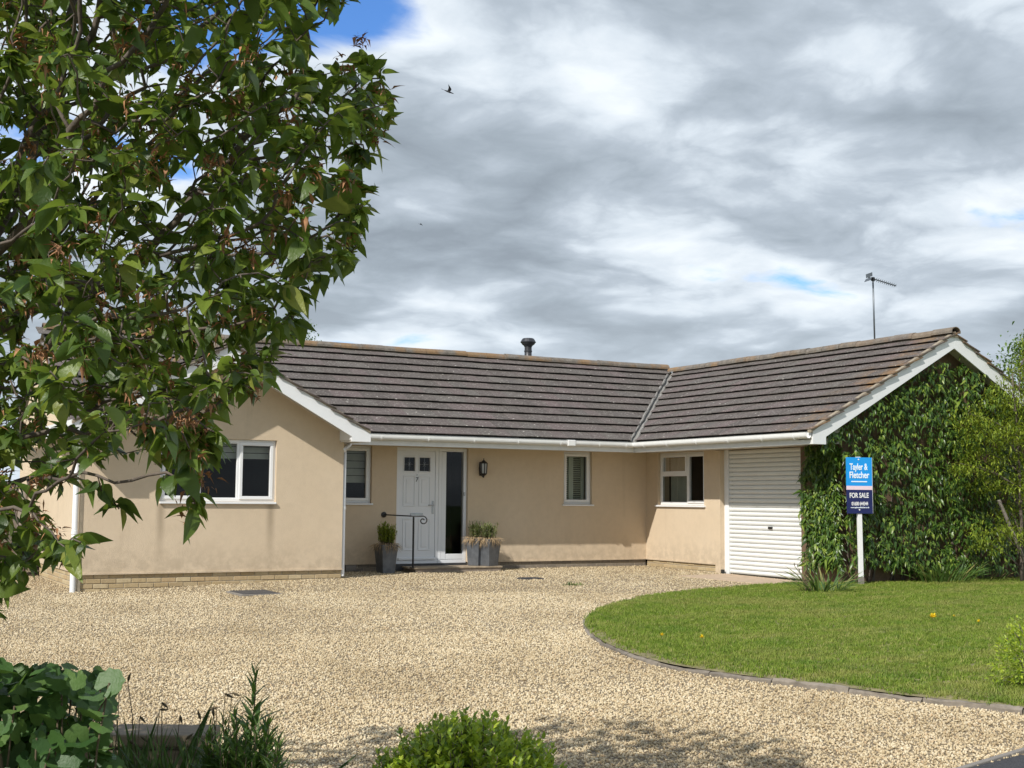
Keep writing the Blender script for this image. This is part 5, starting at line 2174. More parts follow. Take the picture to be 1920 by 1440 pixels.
def near_tree():
    """ornamental cherry close to the camera on the left"""
    crown = [(640, -420), (668, -60), (632, 40), (560, 30), (540, 95), (600, 130), (660, 95), (690, 70), (715, 125), (750, 150), (752, 210), (722, 258), (660, 285),
             (672, 330), (705, 350), (716, 425), (690, 452), (640, 470), (655, 505), (612, 530), (560, 560), (572, 610), (520, 640), (528, 715), (480, 728),
             (446, 790), (414, 790), (405, 850), (392, 905), (345, 915), (310, 870), (292, 830), (236, 815), (196, 868), (150, 872), (100, 905), (52, 930), (34, 990), (110, 985), (172, 1035),
             (120, 1042), (40, 1052), (30, 1120), (0, 1180), (-90, 1210), (-420, 1150), (-700, 700), (-760, 100), (-620, -420)]
    extra = [[(285, 905), (330, 890), (410, 925), (405, 985), (370, 1000), (330, 950)], [(168, 940), (205, 900), (238, 930), (215, 968)]]
    pts = []
    n = 19000
    u = rng.uniform(-760, 800, n)
    v = rng.uniform(-420, 1215, n)
    k = in_poly(u, v, crown)
    u, v = u[k], v[k]
    # depth of the crown: thick in the middle, thin at its right rim
    rim = np.clip((740 - u) / 700, 0.05, 1)
    dep = 4.25 + rng.uniform(-1, 1, len(u)) * (0.2 + 0.95 * rim ** 0.7)
    dep = np.where((u < 60) & (dep < 3.75), 3.75 + (3.75 - dep), dep)
    P = CAM + (AX_F[None] + ((u - 960) / F_PX)[:, None] * AX_R - ((v - 720) / F_PX)[:, None] * AX_U) * dep[:, None]
    # clumping: thin out by a low frequency noise so that the sky shows through
    nz = np.array([mnoise.noise(Vector(p * 3.4)) for p in P])
    keep = nz > -0.30
    P = P[keep]
    P = P[P[:, 2] > 0.15]
    ex = []
    for poly in extra:
        xs, ys = [p[0] for p in poly], [p[1] for p in poly]
        while True:
            a, b = random.uniform(min(xs), max(xs)), random.uniform(min(ys), max(ys))
            if in_poly(np.array([a]), np.array([b]), poly)[0]:
                ex.append(pixd(a, b, random.uniform(3.75, 3.95)))
                if len(ex) % 7 == 0:
                    break
    P = P[rng.permutation(len(P))][:6600]
    P = np.concatenate([P, np.array(ex)])
    base = pixd(-250, 1100, 4.35)
    bx, by = base[0], base[1]
    bz = gz(bx, by)
    # trunk leaning into the crown
    roots = []
    topp = pixd(-60, 620, 4.3)
    for k in range(24):
        t = k / 23
        roots.append((bx + (topp[0] - bx) * t ** 1.4 + 0.02 * math.sin(5 * t), by + (topp[1] - by) * t ** 1.4, bz - 0.05 + (topp[2] - bz + 0.05) * t))
    pos, parent = colonize(roots, P, 0.055, 0.8, 0.062)
    t = thing('cherry_tree', (bx, by, bz), 'big leafy cherry tree with drooping leaves filling the upper left, nearest the camera', 'tree')
    mb, rad, kids = skeleton_mesh(pos, parent, 0.0021, 2.55, 6)
    mb.build('trunk', 'bark', t, True)
    # leaves droop in bunches from the ends of twigs
    tips = [i for i in range(len(pos)) if not kids[i]]
    thin = [i for i in range(len(pos)) if kids[i] and rad[i] < 0.0042 and random.random() < 0.9]
    LP, LD, LU, LS = [], [], [], []
    for i in tips + thin:
        par_ = parent[i]
        d = pos[i] - pos[par_]
        d = d / (np.linalg.norm(d) + 1e-9)
        m = random.randint(6, 10) if not kids[i] else random.randint(1, 3)
        ph = random.uniform(0, 6.28)
        for j in range(m):
            a = ph + j * 2.4 + random.gauss(0, 0.3)
            side = np.array([math.cos(a), math.sin(a), 0.0])
            dd = d * random.uniform(0.2, 0.9) + side * random.uniform(0.45, 1.0) + np.array([0, 0, random.uniform(-0.95, 0.45)])
            LP.append(pos[i] - d * random.uniform(0, 0.05) + rng.normal(0, 0.006, 3))
            LD.append(dd)
            LU.append((random.gauss(0, 0.6), random.gauss(0, 0.6), 1.0))
            LS.append(min(0.118, max(0.022, 0.0545 * math.exp(random.gauss(0, 0.36)))))
    LP, LD, LU, LS = map(np.array, (LP, LD, LU, LS))
    temps = [leaf_template(7, w, f, dr, be) for w, f, dr, be in ((0.50, 0.30, 0.25, 0.80), (0.56, 0.12, 0.38, 0.72), (0.46, 0.5, 0.15, 0.85), (0.60, 0.22, 0.5, 0.70), (0.52, 0.65, 0.3, 0.78))]
    cr = bpy.data.objects.new('crown', None)
    COL.objects.link(cr)
    par(cr, t)
    leaves(temps, LP, frames(LD, LU), LS, 'cherry_leaf', cr)
    # leaf stalks
    # spent reddish flower bunches
    sel = [i for i in tips if random.random() < 0.36]
    SP, SD, SS = [], [], []
    for i in sel:
        c = pos[i] + np.array([0, 0, random.uniform(-0.02, 0.05)])
        for j in range(random.randint(18, 42)):
            d = np.array([random.gauss(0, 0.7), random.gauss(0, 0.7), random.gauss(0.2, 0.8)])
            SP.append(c + rng.normal(0, 0.016, 3))
            SD.append(d)
            SS.append(random.uniform(0.014, 0.05))
    V, T, C = scatter([leaf_template(3, 0.14, 0.6, 0.2), leaf_template(3, 0.35, 0.8, 0.4)], np.array(SP), frames(np.array(SD)), np.array(SS))
    o = np_mesh('spent_blossom', V, T, 'spent_flower', C, t)
    o['kind'] = 'stuff'
    print('near tree', len(pos), 'nodes', len(LP), 'leaves')


near_tree()


def creeper():
    t = thing('climbing_plant', (2.2, YGW - 0.1, gz(2.2, -5) + LIFT), 'dense green climbing plant with drooping leaves covering the garage gable wall', 'climbing plant')
    n = 26000
    x = rng.uniform(-0.66, XGR + 0.3, n)
    z = rng.uniform(-0.10, 3.95, n)
    roofz = ZRG - 0.24 - TAN * np.abs(x - XGRIDGE)
    nz = np.array([mnoise.noise(Vector((a * 1.7, b * 1.7, 3.1))) for a, b in zip(x, z)])
    n2 = np.array([mnoise.noise(Vector((a * 5, b * 5, 8.1))) for a, b in zip(x, z)])
    ok = (z < roofz + 0.10 * n2) & ((x > -0.08) | (z > 2.0))
    ok &= ~((z > 3.55) & (rng.random(n) < 0.8))
    ok &= ~((z > 3.35) & (rng.random(n) < 0.35))
    foot = -0.02 + 0.13 * nz + 0.16 * np.exp(-((x - 0.55) / 0.6) ** 2)
    ok &= z > foot
    ok &= (n2 + 0.6 * nz > -0.62)
    x, z, nz, n2 = x[ok], z[ok], nz[ok], n2[ok]
    thick = 0.13 + 0.16 * np.clip(nz + 0.45, 0, 1) + 0.06 * n2
    y = YGW - 0.01 - thick * rng.random(len(x)) ** 0.6
    C0 = np.stack([x, YGW - 0.04 - thick * (0.35 + 0.65 * rng.random(len(x)) ** 0.5), z], 1)
    C0 = C0[rng.permutation(len(C0))][:3000]
    N0 = np.tile([0.0, -1.0, 0.0], (len(C0), 1))
    # it wraps round the corner on to the pier beside the roller door
    n = 1000
    yy = rng.uniform(YGW - 0.12, -4.70, n)
    z = rng.uniform(-0.05, 2.09, n)
    n2 = np.array([mnoise.noise(Vector((a * 4, b * 4, 1.1))) for a, b in zip(yy, z)])
    n3 = np.array([mnoise.noise(Vector((5.2, 2.2, b * 2.4))) for b in z])
    ok = (yy < -4.86 + 0.14 * n3 + 0.10 * n2) & (z > 0.10 + 0.2 * n2)
    yy, z, n2 = yy[ok], z[ok], n2[ok]
    C1 = np.stack([-0.03 - (0.13 + 0.1 * n2) * rng.random(len(yy)) ** 0.5, yy, z], 1)
    C0 = np.concatenate([C0, C1])
    N0 = np.concatenate([N0, np.tile([-1.0, -0.15, 0.0], (len(C1), 1))])
    # each shoot ends in a fan of drooping leaflets
    P, D, U, S = [], [], [], []
    for c, nn in zip(C0, N0):
        along = np.array([-nn[1], nn[0], 0.0])
        tw = random.gauss(0, 0.35)
        big_ = 0.092 * math.exp(random.gauss(0, 0.28))
        for j in range(random.randint(4, 7)):
            an = tw + random.uniform(-1.25, 1.25)
            out = random.uniform(0.25, 0.95)
            dv = along * math.sin(an) + np.array([0, 0, -math.cos(an) * 0.9]) + nn * out
            P.append(c + rng.normal(0, 0.022, 3) + nn * 0.02)
            D.append(dv)
            U.append(nn * 0.8 + np.array([-0.15, 0, 1.0]) + rng.normal(0, 0.3, 3))
            S.append(min(0.19, big_ * random.uniform(0.65, 1.25)))
    P, D, U, S = map(np.array, (P, D, U, S))
    m = len(P)
    temps = [leaf_template(4, w, f, d, 0.75) for w, f, d in ((0.32, 0.35, 0.35), (0.26, 0.2, 0.55), (0.38, 0.5, 0.25))]
    cr = bpy.data.objects.new('crown', None)
    COL.objects.link(cr)
    par(cr, t)
    leaves(temps, P, frames(D, U), S, 'creeper_leaf', cr)
    # woody stems against the wall
    st = MB()
    for k in range(16):
        a = rng.uniform(0.1, XGR - 0.1)
        pts, rr = [], []
        b = 0.0
        zt = ZRG - 0.45 - TAN * abs(a - XGRIDGE)
        for s in range(12):
            f = s / 11
            pts.append((a + b, YGW - 0.02 - 0.012 * random.random(), gz(a, YGW) + f * (zt - gz(a, YGW))))
            b += random.gauss(0.0, 0.06)
            b = max(-a + 0.04, b)
            rr.append(0.018 * (1 - 0.75 * f))
        st.tube(pts, rr, 5)
    st.build('stem', 'bark', t, True)


creeper()


def branch_path(a, b, bend, n=7):
    a, b, bend = np.array(a), np.array(b), np.array(bend)
    out = []
    for k in range(n + 1):
        f = k / n
        out.append(a + (b - a) * f + bend * math.sin(math.pi * f) + rng.normal(0, 0.006, 3))
    return out


def lime_tree():
    """small layered yellow-green tree at the right edge, in front of the creeper"""
    zb = gz(3, -7) + LIFT
    base = pix(1917, 1092, 2, zb)
    bx, by = base[0], base[1]
    D0 = (base - CAM) @ AX_F
    t = thing('lime_tree', (bx, by, zb), 'airy yellow-green tree with layered sprays at the right edge before the creeper', 'tree')
    top = pixd(1905, 590, D0)
    tr = MB()
    tr.tube(branch_path((bx, by, zb - 0.05), pixd(1898, 700, D0), (0.05, 0.0, 0), 10), [0.035 * (1 - 0.075 * k) for k in range(11)], 7)
    P, D, S = [], [], []
    sprays = [(1850, 790, 62, 20, 0.2), (1880, 745, 50, 20, 0.0), (1815, 775, 40, 13, -0.3), (1868, 812, 66, 22, -0.2), (1835, 842, 46, 18, 0.2), (1890, 850, 40, 20, 0.1), (1830, 872, 50, 14, -0.3),
              (1888, 905, 44, 20, 0.0), (1845, 903, 40, 12, 0.2), (1865, 990, 62, 14, -0.3), (1890, 955, 34, 16, 0.3), (1905, 765, 36, 34, 0.3), (1912, 690, 26, 30, 0.2), (1900, 1003, 34, 18, 0.0), (1850, 1018, 36, 12, -0.2),
              (1945, 800, 70, 40, 0.0), (1960, 720, 60, 50, 0.2), (1960, 900, 70, 50, 0.0), (1800, 868, 22, 9, -0.2), (1880, 720, 28, 14, 0.1), (1958, 640, 45, 40, 0.2)]
    tr_pts = {}
    for (px, py, rx, ry, dd) in sprays:
        c = pixd(px, py, D0 + dd)
        k = (D0 + dd) / F_PX
        o = pixd(1912, py + 45, D0)
        tr.tube(branch_path(o, c, (0, 0, 0.06), 6), [0.012 - 0.0013 * q_ for q_ in range(7)], 5)
        n = int(rx * ry * 0.44)
        for j in range(n):
            a = random.uniform(0, 2 * math.pi)
            r = math.sqrt(random.random()) * random.choice((0.8, 1.0, 1.0, 1.25))
            q_ = c + AX_R * (rx * k * r * math.cos(a)) + AX_F * (0.30 * rx / 50 * r * math.sin(a)) + np.array([0, 0, ry * k * random.gauss(0, 0.75) * math.sqrt(max(0.15, 1 - r * r)) - 0.08 * r * r + 0.05 * math.sin(a * 3 + px)])
            P.append(q_)
            D.append((random.gauss(0, 0.7), random.gauss(0, 0.7), random.uniform(-0.65, 0.2)))
            S.append(random.uniform(0.05, 0.105))
    tr.build('trunk', 'bark', t, True)
    P, D, S = np.array(P), np.array(D), np.array(S)
    V, T, C = scatter([leaf_template(3, 0.34, 0.3, 0.25, 0.75), leaf_template(3, 0.28, 0.2, 0.4, 0.8)], P, frames(D), S)
    o = np_mesh('crown', V, T, 'lime_leaf', C, t)
    o['kind'] = 'stuff'
    # leaning stake
    a = pixd(1893, 985, D0 - 0.1)
    b = pixd(1873, 938, D0 - 0.15)
    sk = thing('tree_stake', tuple(pixd(1912, 1040, D0)), 'short grey stake leaning against the yellow-green tree', 'stake')
    MB().tube([tuple(a + (a - b) * 1.6), tuple(b)], 0.030, 8).build('stake', 'bark_grey', sk)


lime_tree()


def leaf_bush(name, c, rad, n, size, mat, label, cat, squash=1.0, stems=14, single=0, temps=None, lumps=0.25, zmin=None, updir=0.5, rest='foliage'):
    """mounded shrub: leaves in a shell of uneven radius, stems inside"""
    c = np.array(c, float)
    zb = gz(c[0], c[1]) if zmin is None else zmin
    t = thing(name, (c[0], c[1], zb), label, cat)
    d = rng.normal(0, 1, (n, 3))
    d = d / np.linalg.norm(d, axis=1, keepdims=True)
    lum = np.array([mnoise.noise(Vector(v * 2.6) + Vector(c)) for v in d]) + 0.5 * np.array([mnoise.noise(Vector(v * 6.0) + Vector(c)) for v in d])
    r = rad * (0.42 + 0.58 * rng.random(n) ** 0.45) * (1 + lumps * lum)
    P = c + d * r[:, None] * np.array([1, 1, squash])
    k = P[:, 2] > zb + 0.02
    P, d = P[k], d[k]
    D = d * 0.9 + rng.normal(0, 0.5, P.shape) + np.array([0, 0, updir])
    U = rng.normal(0, 0.4, P.shape) + np.array([0, 0, 1.0])
    S = np.clip(rng.normal(size, size * 0.22, len(P)), size * 0.5, size * 1.6)
    st = MB()
    for j in range(stems):
        e = P[rng.integers(0, len(P))]
        b0 = np.array([c[0] + random.gauss(0, rad * 0.12), c[1] + random.gauss(0, rad * 0.12), zb - 0.02])
        st.tube(branch_path(b0, e, (0, 0, 0.03), 5), [0.008, 0.007, 0.006, 0.005, 0.004, 0.003], 5)
    st.build('stem', 'bark', t, True)
    temps = temps or [leaf_template(4, 0.5, 0.3, 0.2, 0.8), leaf_template(4, 0.42, 0.15, 0.3, 0.75)]
    M = frames(D, U)
    if single:
        leaves(temps, P, M, S, mat, t, 'leaf', single, rest)
    else:
        V, T, C = scatter(temps, P, M, S)
        o = np_mesh(rest, V, T, mat, C, t)
        o['kind'] = 'stuff'
    return t


# bright shrub on the lawn at the right edge
rp = ground_hit(1945, 1290, LIFT)
leaf_bush('golden_shrub', (rp[0], rp[1], rp[2] + 0.22), 0.30, 2600, 0.034, 'euonymus_leaf', 'golden-green shrub at the right edge of the lawn', 'shrub', 1.0, 16, 0, None, 0.4, rp[2])


# front golden euonymus, lower middle
def euonymus():
    D = 5.3
    cx = 880
    zt = pixd(cx, 1345, D)[2]
    c = pixd(cx, 1440, D)
    zb = gz(c[0], c[1])
    t = thing('euonymus_bush', (c[0], c[1], zb), 'bright golden-green clipped bush at the bottom centre of the gravel', 'bush')
    k = D / F_PX
    # many upright shoots, each with pairs of small leaves
    P, Dd, S = [], [], []
    st = MB()
    W = 190 * k
    for j in range(400):
        a = random.uniform(0, 2 * math.pi)
        r = math.sqrt(random.random())
        ex, ey = W * r * math.cos(a), 0.36 * r * math.sin(a)
        h = (zt - zb) * (0.96 - 0.30 * r ** 2.6) + random.gauss(0, 0.028)
        b0 = np.array([c[0], c[1], zb]) + AX_R * [1, 1, 0] * ex * 0.45 + AX_F * [1, 1, 0] * ey * 0.45
        e0 = np.array([c[0], c[1], zb]) + AX_R * [1, 1, 0] * ex + AX_F * [1, 1, 0] * ey + np.array([0, 0, h])
        if j % 3 == 0:
            st.tube([b0, (b0 + e0) / 2, e0], [0.005, 0.0035, 0.0018], 4, False)
        L = random.uniform(0.16, 0.26)
        dv = (e0 - b0) / np.linalg.norm(e0 - b0)
        dv = dv * 0.5 + np.array([0, 0, 0.6]) + rng.normal(0, 0.14, 3)
        dv = dv / np.linalg.norm(dv)
        nl = 15
        for q_ in range(nl):
            f = q_ / nl
            p = e0 - dv * L * f
            an = q_ * 1.57 + random.gauss(0, 0.3)
            s = np.array([math.cos(an), math.sin(an), 0])
            P.append(p)
            Dd.append(dv * (0.9 - 0.6 * f) + s * (0.45 + 0.5 * f) + rng.normal(0, 0.15, 3))
            S.append(random.uniform(0.026, 0.044) * (0.75 + 0.5 * min(1, f * 3)))
    st.build('stem', 'bark', t, True)
    temps = [leaf_template(4, 0.56, 0.35, 0.15, 0.85), leaf_template(4, 0.62, 0.2, 0.3, 0.8)]
    leaves(temps, np.array(P), frames(np.array(Dd)), np.array(S), 'euonymus_leaf', t, 'leaf', 300, 'foliage')


euonymus()


# the bed by the camera: soil, low stone wall, mallow-like clump, spiky plant, dry stalks
def front_bed():
    DW = 5.5
    wl, wr = pixd(-420, 1400, DW), pixd(388, 1400, DW)
    zt = pixd(300, 1376, DW)[2]
    zg = float(min(gz(wl[0], wl[1]), gz(wr[0], wr[1])))
    d = (wr - wl) * [1, 1, 0]
    L = np.linalg.norm(d)
    d = d / L
    nb = np.array([-d[1], d[0], 0])
    t = thing('garden_wall', (wr[0], wr[1], zg), 'low tan stone garden wall behind the plants at lower left', 'wall')
    org = np.array([wl[0], wl[1], 0])
    H = zt - zg
    rows = int(H / 0.11)
    rh = (H - 0.055) / rows
    core = MB()
    core.prism([org + nb * 0.02, org + d * (L - 0.02) + nb * 0.02, org + d * (L - 0.02) + nb * 0.19, org + nb * 0.19], (0, 0, 0))
    core = MB()
    pts = [org + nb * 0.02, org + d * (L - 0.02) + nb * 0.02, org + d * (L - 0.02) + nb * 0.19, org + nb * 0.19]
    core.prism([(p[0], p[1], zg - 0.1) for p in pts], (0, 0, H + 0.04))
    core.build('core', 'mortar', t)
    for r_ in range(rows):
        u = 0.0 if r_ % 2 else -0.14
        while u < L:
            ln = random.uniform(0.24, 0.34)
            a, b = max(0, u), min(L, u + ln)
            u += ln + 0.012
            if b - a < 0.05:
                continue
            for o0, o1 in ((-0.005, 0.075), (0.135, 0.215)):
                j = random.uniform(-0.008, 0.008)
                q_ = [org + d * a + nb * (o0 + j), org + d * b + nb * (o0 + j), org + d * b + nb * o1, org + d * a + nb * o1]
                MB().prism([(p[0], p[1], zg + r_ * rh) for p in q_], (0, 0, rh - 0.012)).build('stone', 'bed_stone', t, bevel=0.008)
    u = 0.0
    while u < L:
        b = min(L + 0.03, u + 0.45)
        q_ = [org + d * u - nb * 0.03, org + d * b - nb * 0.03, org + d * b + nb * 0.24, org + d * u + nb * 0.24]
        MB().prism([(p[0], p[1], zt - 0.052) for p in q_], (0, 0, 0.052)).build('coping', 'bed_stone', t, bevel=0.01)
        u = b + 0.01
    # soil
    c0, c1, c2, c3 = org - d * 0.3 - nb * 0.02, org + d * (L + 1.1) - nb * 0.02, org + d * (L + 1.1) - nb * 3.0, org - d * 0.3 - nb * 3.0
    b = MB()
    b.prism([(p[0], p[1], zg - 0.06) for p in (c0, c1, c2, c3)], (0, 0, 0.12))
    tag(b.build('flower_bed', 'soil'), kind='structure')
    zs = zg + 0.06

    # mallow clump: rounded lobed leaves on stalks
    D = 4.35
    k = D / F_PX
    c = pixd(70, 1330, D)
    t = thing('mallow_plant', (c[0], c[1], zs), 'dark green clump of big rounded lobed leaves at the lower left corner', 'plant')
    P, Dd, U, S = [], [], [], []
    st = MB()
    outline = [(-160, 1300), (-60, 1255), (30, 1262), (60, 1248), (130, 1255), (185, 1262), (212, 1290), (205, 1345), (170, 1370), (200, 1400), (215, 1450), (200, 1560), (-160, 1560)]
    for j in range(800):
        while True:
            a, b_ = random.uniform(-160, 215), random.uniform(1245, 1560)
            if in_poly(np.array([a]), np.array([b_]), outline)[0]:
                break
        dep = D + random.uniform(-0.30, 0.30)
        p = pixd(a, b_, dep)
        out = (p - c)
        out = out / (np.linalg.norm(out) + 1e-6)
        P.append(p)
        tow = -AX_F * random.uniform(0.1, 0.7)
        Dd.append(out * 0.6 + rng.normal(0, 0.45, 3) + np.array([0, 0, -0.35]) + tow * 0.3)
        U.append(out * 0.4 + np.array([0, 0, 0.9]) + tow + rng.normal(0, 0.25, 3))
        S.append(random.uniform(0.05, 0.105))
        if j % 6 == 0:
            b0 = np.array([c[0] + random.gauss(0, 0.10), c[1] + random.gauss(0, 0.10), zs - 0.02])
            st.tube(branch_path(b0, p, (0, 0, 0.04), 5), [0.006, 0.0055, 0.005, 0.0042, 0.0035, 0.003], 5)
    st.build('stem', 'dark_stalk', t, True)
    temps = [round_leaf_template(5, 15, cu_) for cu_ in (0.15, 0.35, -0.2)] + [round_leaf_template(7, 17, 0.25)]
    leaves(temps, np.array(P), frames(np.array(Dd), np.array(U)), np.array(S), 'mallow_leaf', t, 'leaf', 300, 'foliage')

    # spiky upright plant
    D = 4.6
    t = thing('spurge_plant', tuple(np.array([*pixd(460, 1440, D)[:2], zs])), 'dark upright spiky plant with narrow leaves left of the golden bush', 'plant')
    shoots = [((478, 1258), 1.0), ((440, 1330), 0.9), ((420, 1345), 0.8), ((505, 1345), 0.85), ((395, 1375), 0.7), ((520, 1390), 0.7), ((462, 1360), 0.9), ((490, 1380), 0.8), ((445, 1395), 0.8), ((410, 1400), 0.6), ((500, 1415), 0.7), ((380, 1420), 0.6), ((430, 1430), 0.7), ((475, 1425), 0.7)]
    shoots += [((random.uniform(385, 528), random.uniform(1350, 1435)), random.uniform(0.6, 0.9)) for _ in range(26)]
    P, Dd, S = [], [], []
    st = MB()
    for (pxy, sc) in shoots:
        dep = D + random.uniform(-0.16, 0.16)
        tp = pixd(pxy[0], pxy[1], dep)
        b0 = np.array([*pixd(458 + (pxy[0] - 458) * 0.35, 1440, dep)[:2], zs])
        path = branch_path(b0, tp, (0, 0, 0.02), 8)
        st.tube(path, [0.006 - 0.0005 * q_ for q_ in range(9)], 5)
        ax = (tp - b0) / np.linalg.norm(tp - b0)
        n = 120
        for j in range(n):
            f = (j / n) ** 0.75
            p = tp - (tp - b0) * (f * 0.72)
            an = j * 2.39996
            s = np.array([math.cos(an), math.sin(an), 0])
            P.append(p)
            open_ = 0.35 + 1.1 * min(1, f * 2.2)
            Dd.append(ax * (1.0 - 0.35 * min(1, f * 1.6)) + s * open_ * 0.75 + rng.normal(0, 0.1, 3))
            S.append(sc * (0.055 + 0.075 * min(1, f * 3)) * random.uniform(0.8, 1.2))
    st.build('stem', 'dark_stalk', t, True)
    leaves([leaf_template(4, 0.19, 0.3, 0.2, 0.8), leaf_template(4, 0.16, 0.2, 0.35, 0.85)], np.array(P), frames(np.array(Dd)), np.array(S), 'spike_leaf', t, 'leaf', 300, 'foliage')

    # dry stalks with seed pods
    D = 4.8
    t = thing('seed_stalks', tuple(np.array([*pixd(310, 1440, D)[:2], zs])), 'thin dry stalks with dark seed pods between mallow and spiky plant', 'plant')
    heads = [(222, 1288), (240, 1278), (262, 1345), (290, 1335), (306, 1318), (334, 1340), (352, 1385), (420, 1300), (436, 1296), (398, 1340), (275, 1392), (372, 1350), (250, 1400), (408, 1322)]
    for (a, b_) in heads:
        dep = D + random.uniform(-0.2, 0.2)
        tp = pixd(a, b_, dep)
        b0 = np.array([*pixd(310 + (a - 310) * 0.6 + random.uniform(-10, 10), 1440, dep)[:2], zs])
        path = branch_path(b0, tp, AX_R * random.uniform(-0.03, 0.03), 8)
        # nodding top
        st = MB().tube(path, [0.0028] * 5 + [0.0024, 0.002, 0.0018, 0.0015], 5)
        st.build('stalk', 'dark_stalk', t, True)
        e = path[-1]
        dr = AX_R * random.uniform(-0.5, 0.5) + np.array([0, 0, random.uniform(-0.4, 1.0)])
        dr = dr / np.linalg.norm(dr)
        MB().tube([e, e + dr * 0.010, e + dr * 0.022, e + dr * 0.034], [0.002, 0.0055, 0.0045, 0.001], 6).build('seed_pod', 'dark_stalk', t, True)
    # dark grass tuft in front of the wall
    t = thing('grass_tuft', tuple(np.array([*pixd(300, 1440, 4.9)[:2], zs])), 'dark arching grass tuft in front of the low stone wall', 'grass tuft')
    P, Dd, S = [], [], []
    for j in range(900):
        a = random.uniform(195, 405)
        p = pixd(a, 1440, 4.9 + random.uniform(-0.2, 0.2))
        p[2] = zs
        P.append(p)
        Dd.append((random.gauss(0, 0.35), random.gauss(0, 0.35), 1.0))
        S.append(random.uniform(0.30, 0.78))
    V, T, C = scatter([leaf_template(6, 0.022, 0.3, 0.5, 0.9), leaf_template(6, 0.026, 0.3, 0.25, 0.9)], np.array(P), frames(np.array(Dd), rng.normal(0, 1, (len(P), 3)) + [0, 0, .1]), np.array(S))
    o = np_mesh('blade', V, T, 'spike_leaf', C, t)
    o['kind'] = 'stuff'


front_bed()


# strap-leaved clumps along the foot of the creeper
def strap_clump(name, px, py, n, h, spread, label, dry=0):
    B = ground_hit(px, py, LIFT)
    x, y = B[0], B[1]
    z = gz(x, y) + LIFT
    t = thing(name, (x, y, z), label, 'plant')
    temps = [leaf_template(6, w, 0.35, d, 0.9) for w, d in ((0.070, 0.45), (0.080, 0.25), (0.060, 0.7))]
    ms = [template_mesh('leaf', q_, 'strap_leaf') for q_ in temps]
    for k in range(n):
        o = bpy.data.objects.new('leaf', ms[k % 3])
        COL.objects.link(o)
        a = random.uniform(0, 2 * math.pi)
        r = spread * math.sqrt(random.random())
        # longer along the wall than deep
        p = np.array([x + r * math.cos(a) * 1.0, max(y - 0.3, min(YGW - 0.12, y + 0.45 * r * math.sin(a))), z - 0.01])
        d = np.array([[math.cos(a) * random.uniform(0.1, 0.8), math.sin(a) * random.uniform(0.1, 0.8) - 0.1, 1.0]])
        up = np.array([[math.cos(a) * -1, math.sin(a) * -1, 0.4]])
        M = frames(d, up)[0]
        m = Matrix(M.tolist()).to_4x4() @ Matrix.Scale(h * random.uniform(0.55, 1.15), 4)
        m.translation = Vector(p)
        par(o, t)
        o.matrix_basis = m
    for k in range(dry):
        a = random.uniform(-0.5, 0.45)
        p = np.array([x + spread * 1.1 * a - 0.25, y + random.uniform(-0.1, 0.1), z])
        e = p + AX_R * random.gauss(0, 0.14) + np.array([0, 0, random.uniform(0.3, 0.62)])
        st = MB().tube(branch_path(p, e, AX_R * random.uniform(-0.02, 0.02), 5), [0.004, 0.0038, 0.0035, 0.003, 0.0025, 0.002], 5)
        st = st.build('dry_stem', 'dark_stalk', t, True)
        MB().tube([e, e + np.array([0, 0, 0.02]), e + np.array([0, 0, 0.045])], [0.003, 0.008, 0.002], 5).build('seed_head', 'dark_stalk', st)


strap_clump('iris_clump', 1545, 1110, 80, 0.40, 0.44, 'strappy green clump with dry stems at the garage door corner', 11)
strap_clump('iris_clump', 1772, 1092, 130, 0.48, 0.55, 'strappy green clump at the foot of the creeper right of the sign')
strap_clump('iris_clump', 1852, 1088, 40, 0.24, 0.40, 'low sprawling green plant by the trunk of the yellow-green tree')
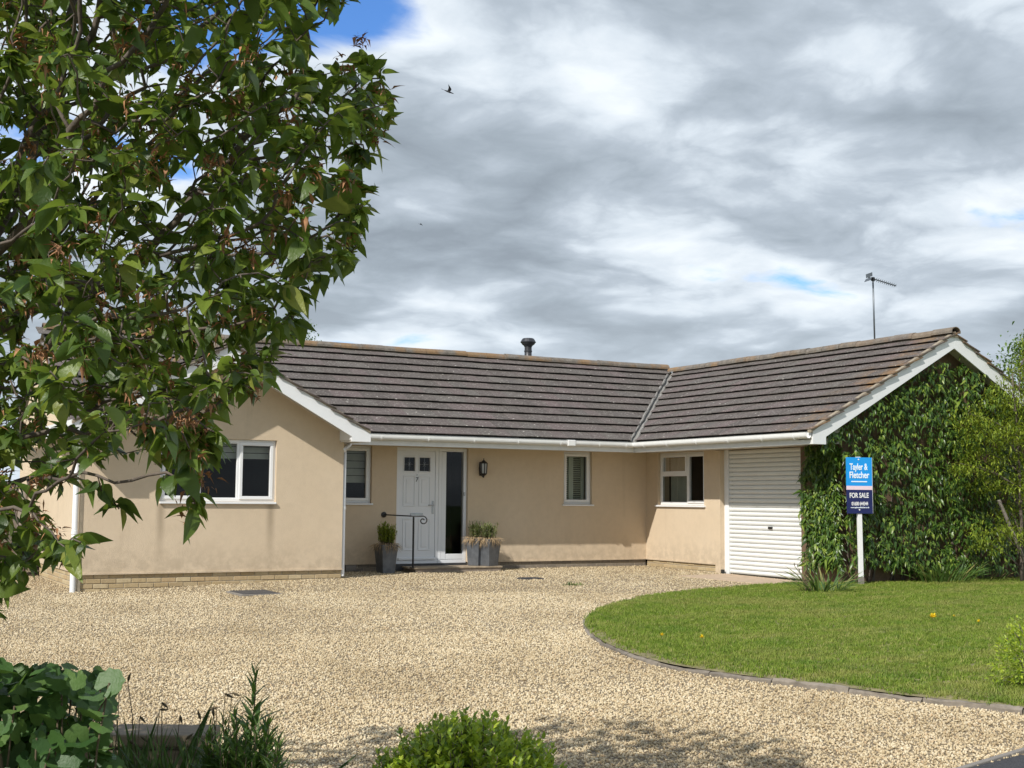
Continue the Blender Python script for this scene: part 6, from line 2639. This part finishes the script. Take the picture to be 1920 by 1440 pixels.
# weeds in the gravel near the house
for px, py, nm in ((1076, 1098, 'small pale weed growing in the gravel before the main wall'), (775, 1290, None)):
    if nm:
        B = ground_hit(px, py)
        t = thing('weed', tuple(B), nm, 'weed')
        n = 90
        P = np.tile(B, (n, 1)) + rng.normal(0, 1, (n, 3)) * [0.10, 0.05, 0.005]
        D = rng.normal(0, 0.6, (n, 3)) + [0, 0, 0.8]
        V, T, C = scatter([leaf_template(3, 0.3, 0.2, 0.3)], P, frames(D), rng.uniform(0.03, 0.09, n))
        o = np_mesh('foliage', V, T, 'lavender_leaf', C, t)
        o['kind'] = 'stuff'


# trees behind the house
def far_tree(px, top_py, depth, rx, rz, label, n=4200, size=0.16):
    c = pixd(px, top_py, depth)
    zb = -1.05
    t = thing('background_tree', (c[0], c[1], zb), label, 'tree', 'trees behind the house')
    tr = MB()
    h = c[2] - zb
    tr.tube([(c[0], c[1], zb - 0.1), (c[0] + 0.1, c[1], zb + h * 0.5), (c[0], c[1], zb + h * 0.92)], [0.2, 0.13, 0.03], 8)
    P = []
    tips = []
    for k in range(46):
        a = random.uniform(0, 2 * math.pi)
        f = random.uniform(0.25, 1.0)
        rr = rx * math.sqrt(max(0.03, 1 - ((f - 0.5) * 2) ** 2)) * random.uniform(0.55, 1.05)
        e = np.array([c[0] + rr * math.cos(a), c[1] + rr * math.sin(a), c[2] - 2 * rz * (1 - f)])
        b0 = np.array([c[0], c[1], max(zb + 0.8, e[2] - rr * 0.8)])
        tr.tube(branch_path(b0, e, (0, 0, 0.1), 5), [0.05, 0.042, 0.034, 0.026, 0.018, 0.01], 5)
        tips.append(e)
    tr.build('trunk', 'bark', t, True)
    tips = np.array(tips)
    P = tips[rng.integers(0, len(tips), n)] + rng.normal(0, 0.22 * rx, (n, 3)) * [1, 1, 0.8]
    D = rng.normal(0, 0.8, (n, 3)) + [0, 0, -0.1]
    V, T, C = scatter([leaf_template(3, 0.5, 0.3, 0.25, 0.8)], P, frames(D), rng.uniform(size * 0.6, size * 1.3, n))
    o = np_mesh('crown', V, T, 'far_leaf', C, t)
    o['kind'] = 'stuff'


far_tree(546, 603, 46, 0.85, 1.1, 'tree top showing above the roof ridge beside the cherry leaves', 2600, 0.10)
far_tree(1925, 650, 36, 1.05, 1.6, 'tree showing beyond the right end of the garage roof', 3600, 0.12)
far_tree(300, 600, 44, 1.6, 1.8, 'tree behind the left roof, mostly hidden by the cherry', 2600, 0.16)

bpy.context.view_layer.update()
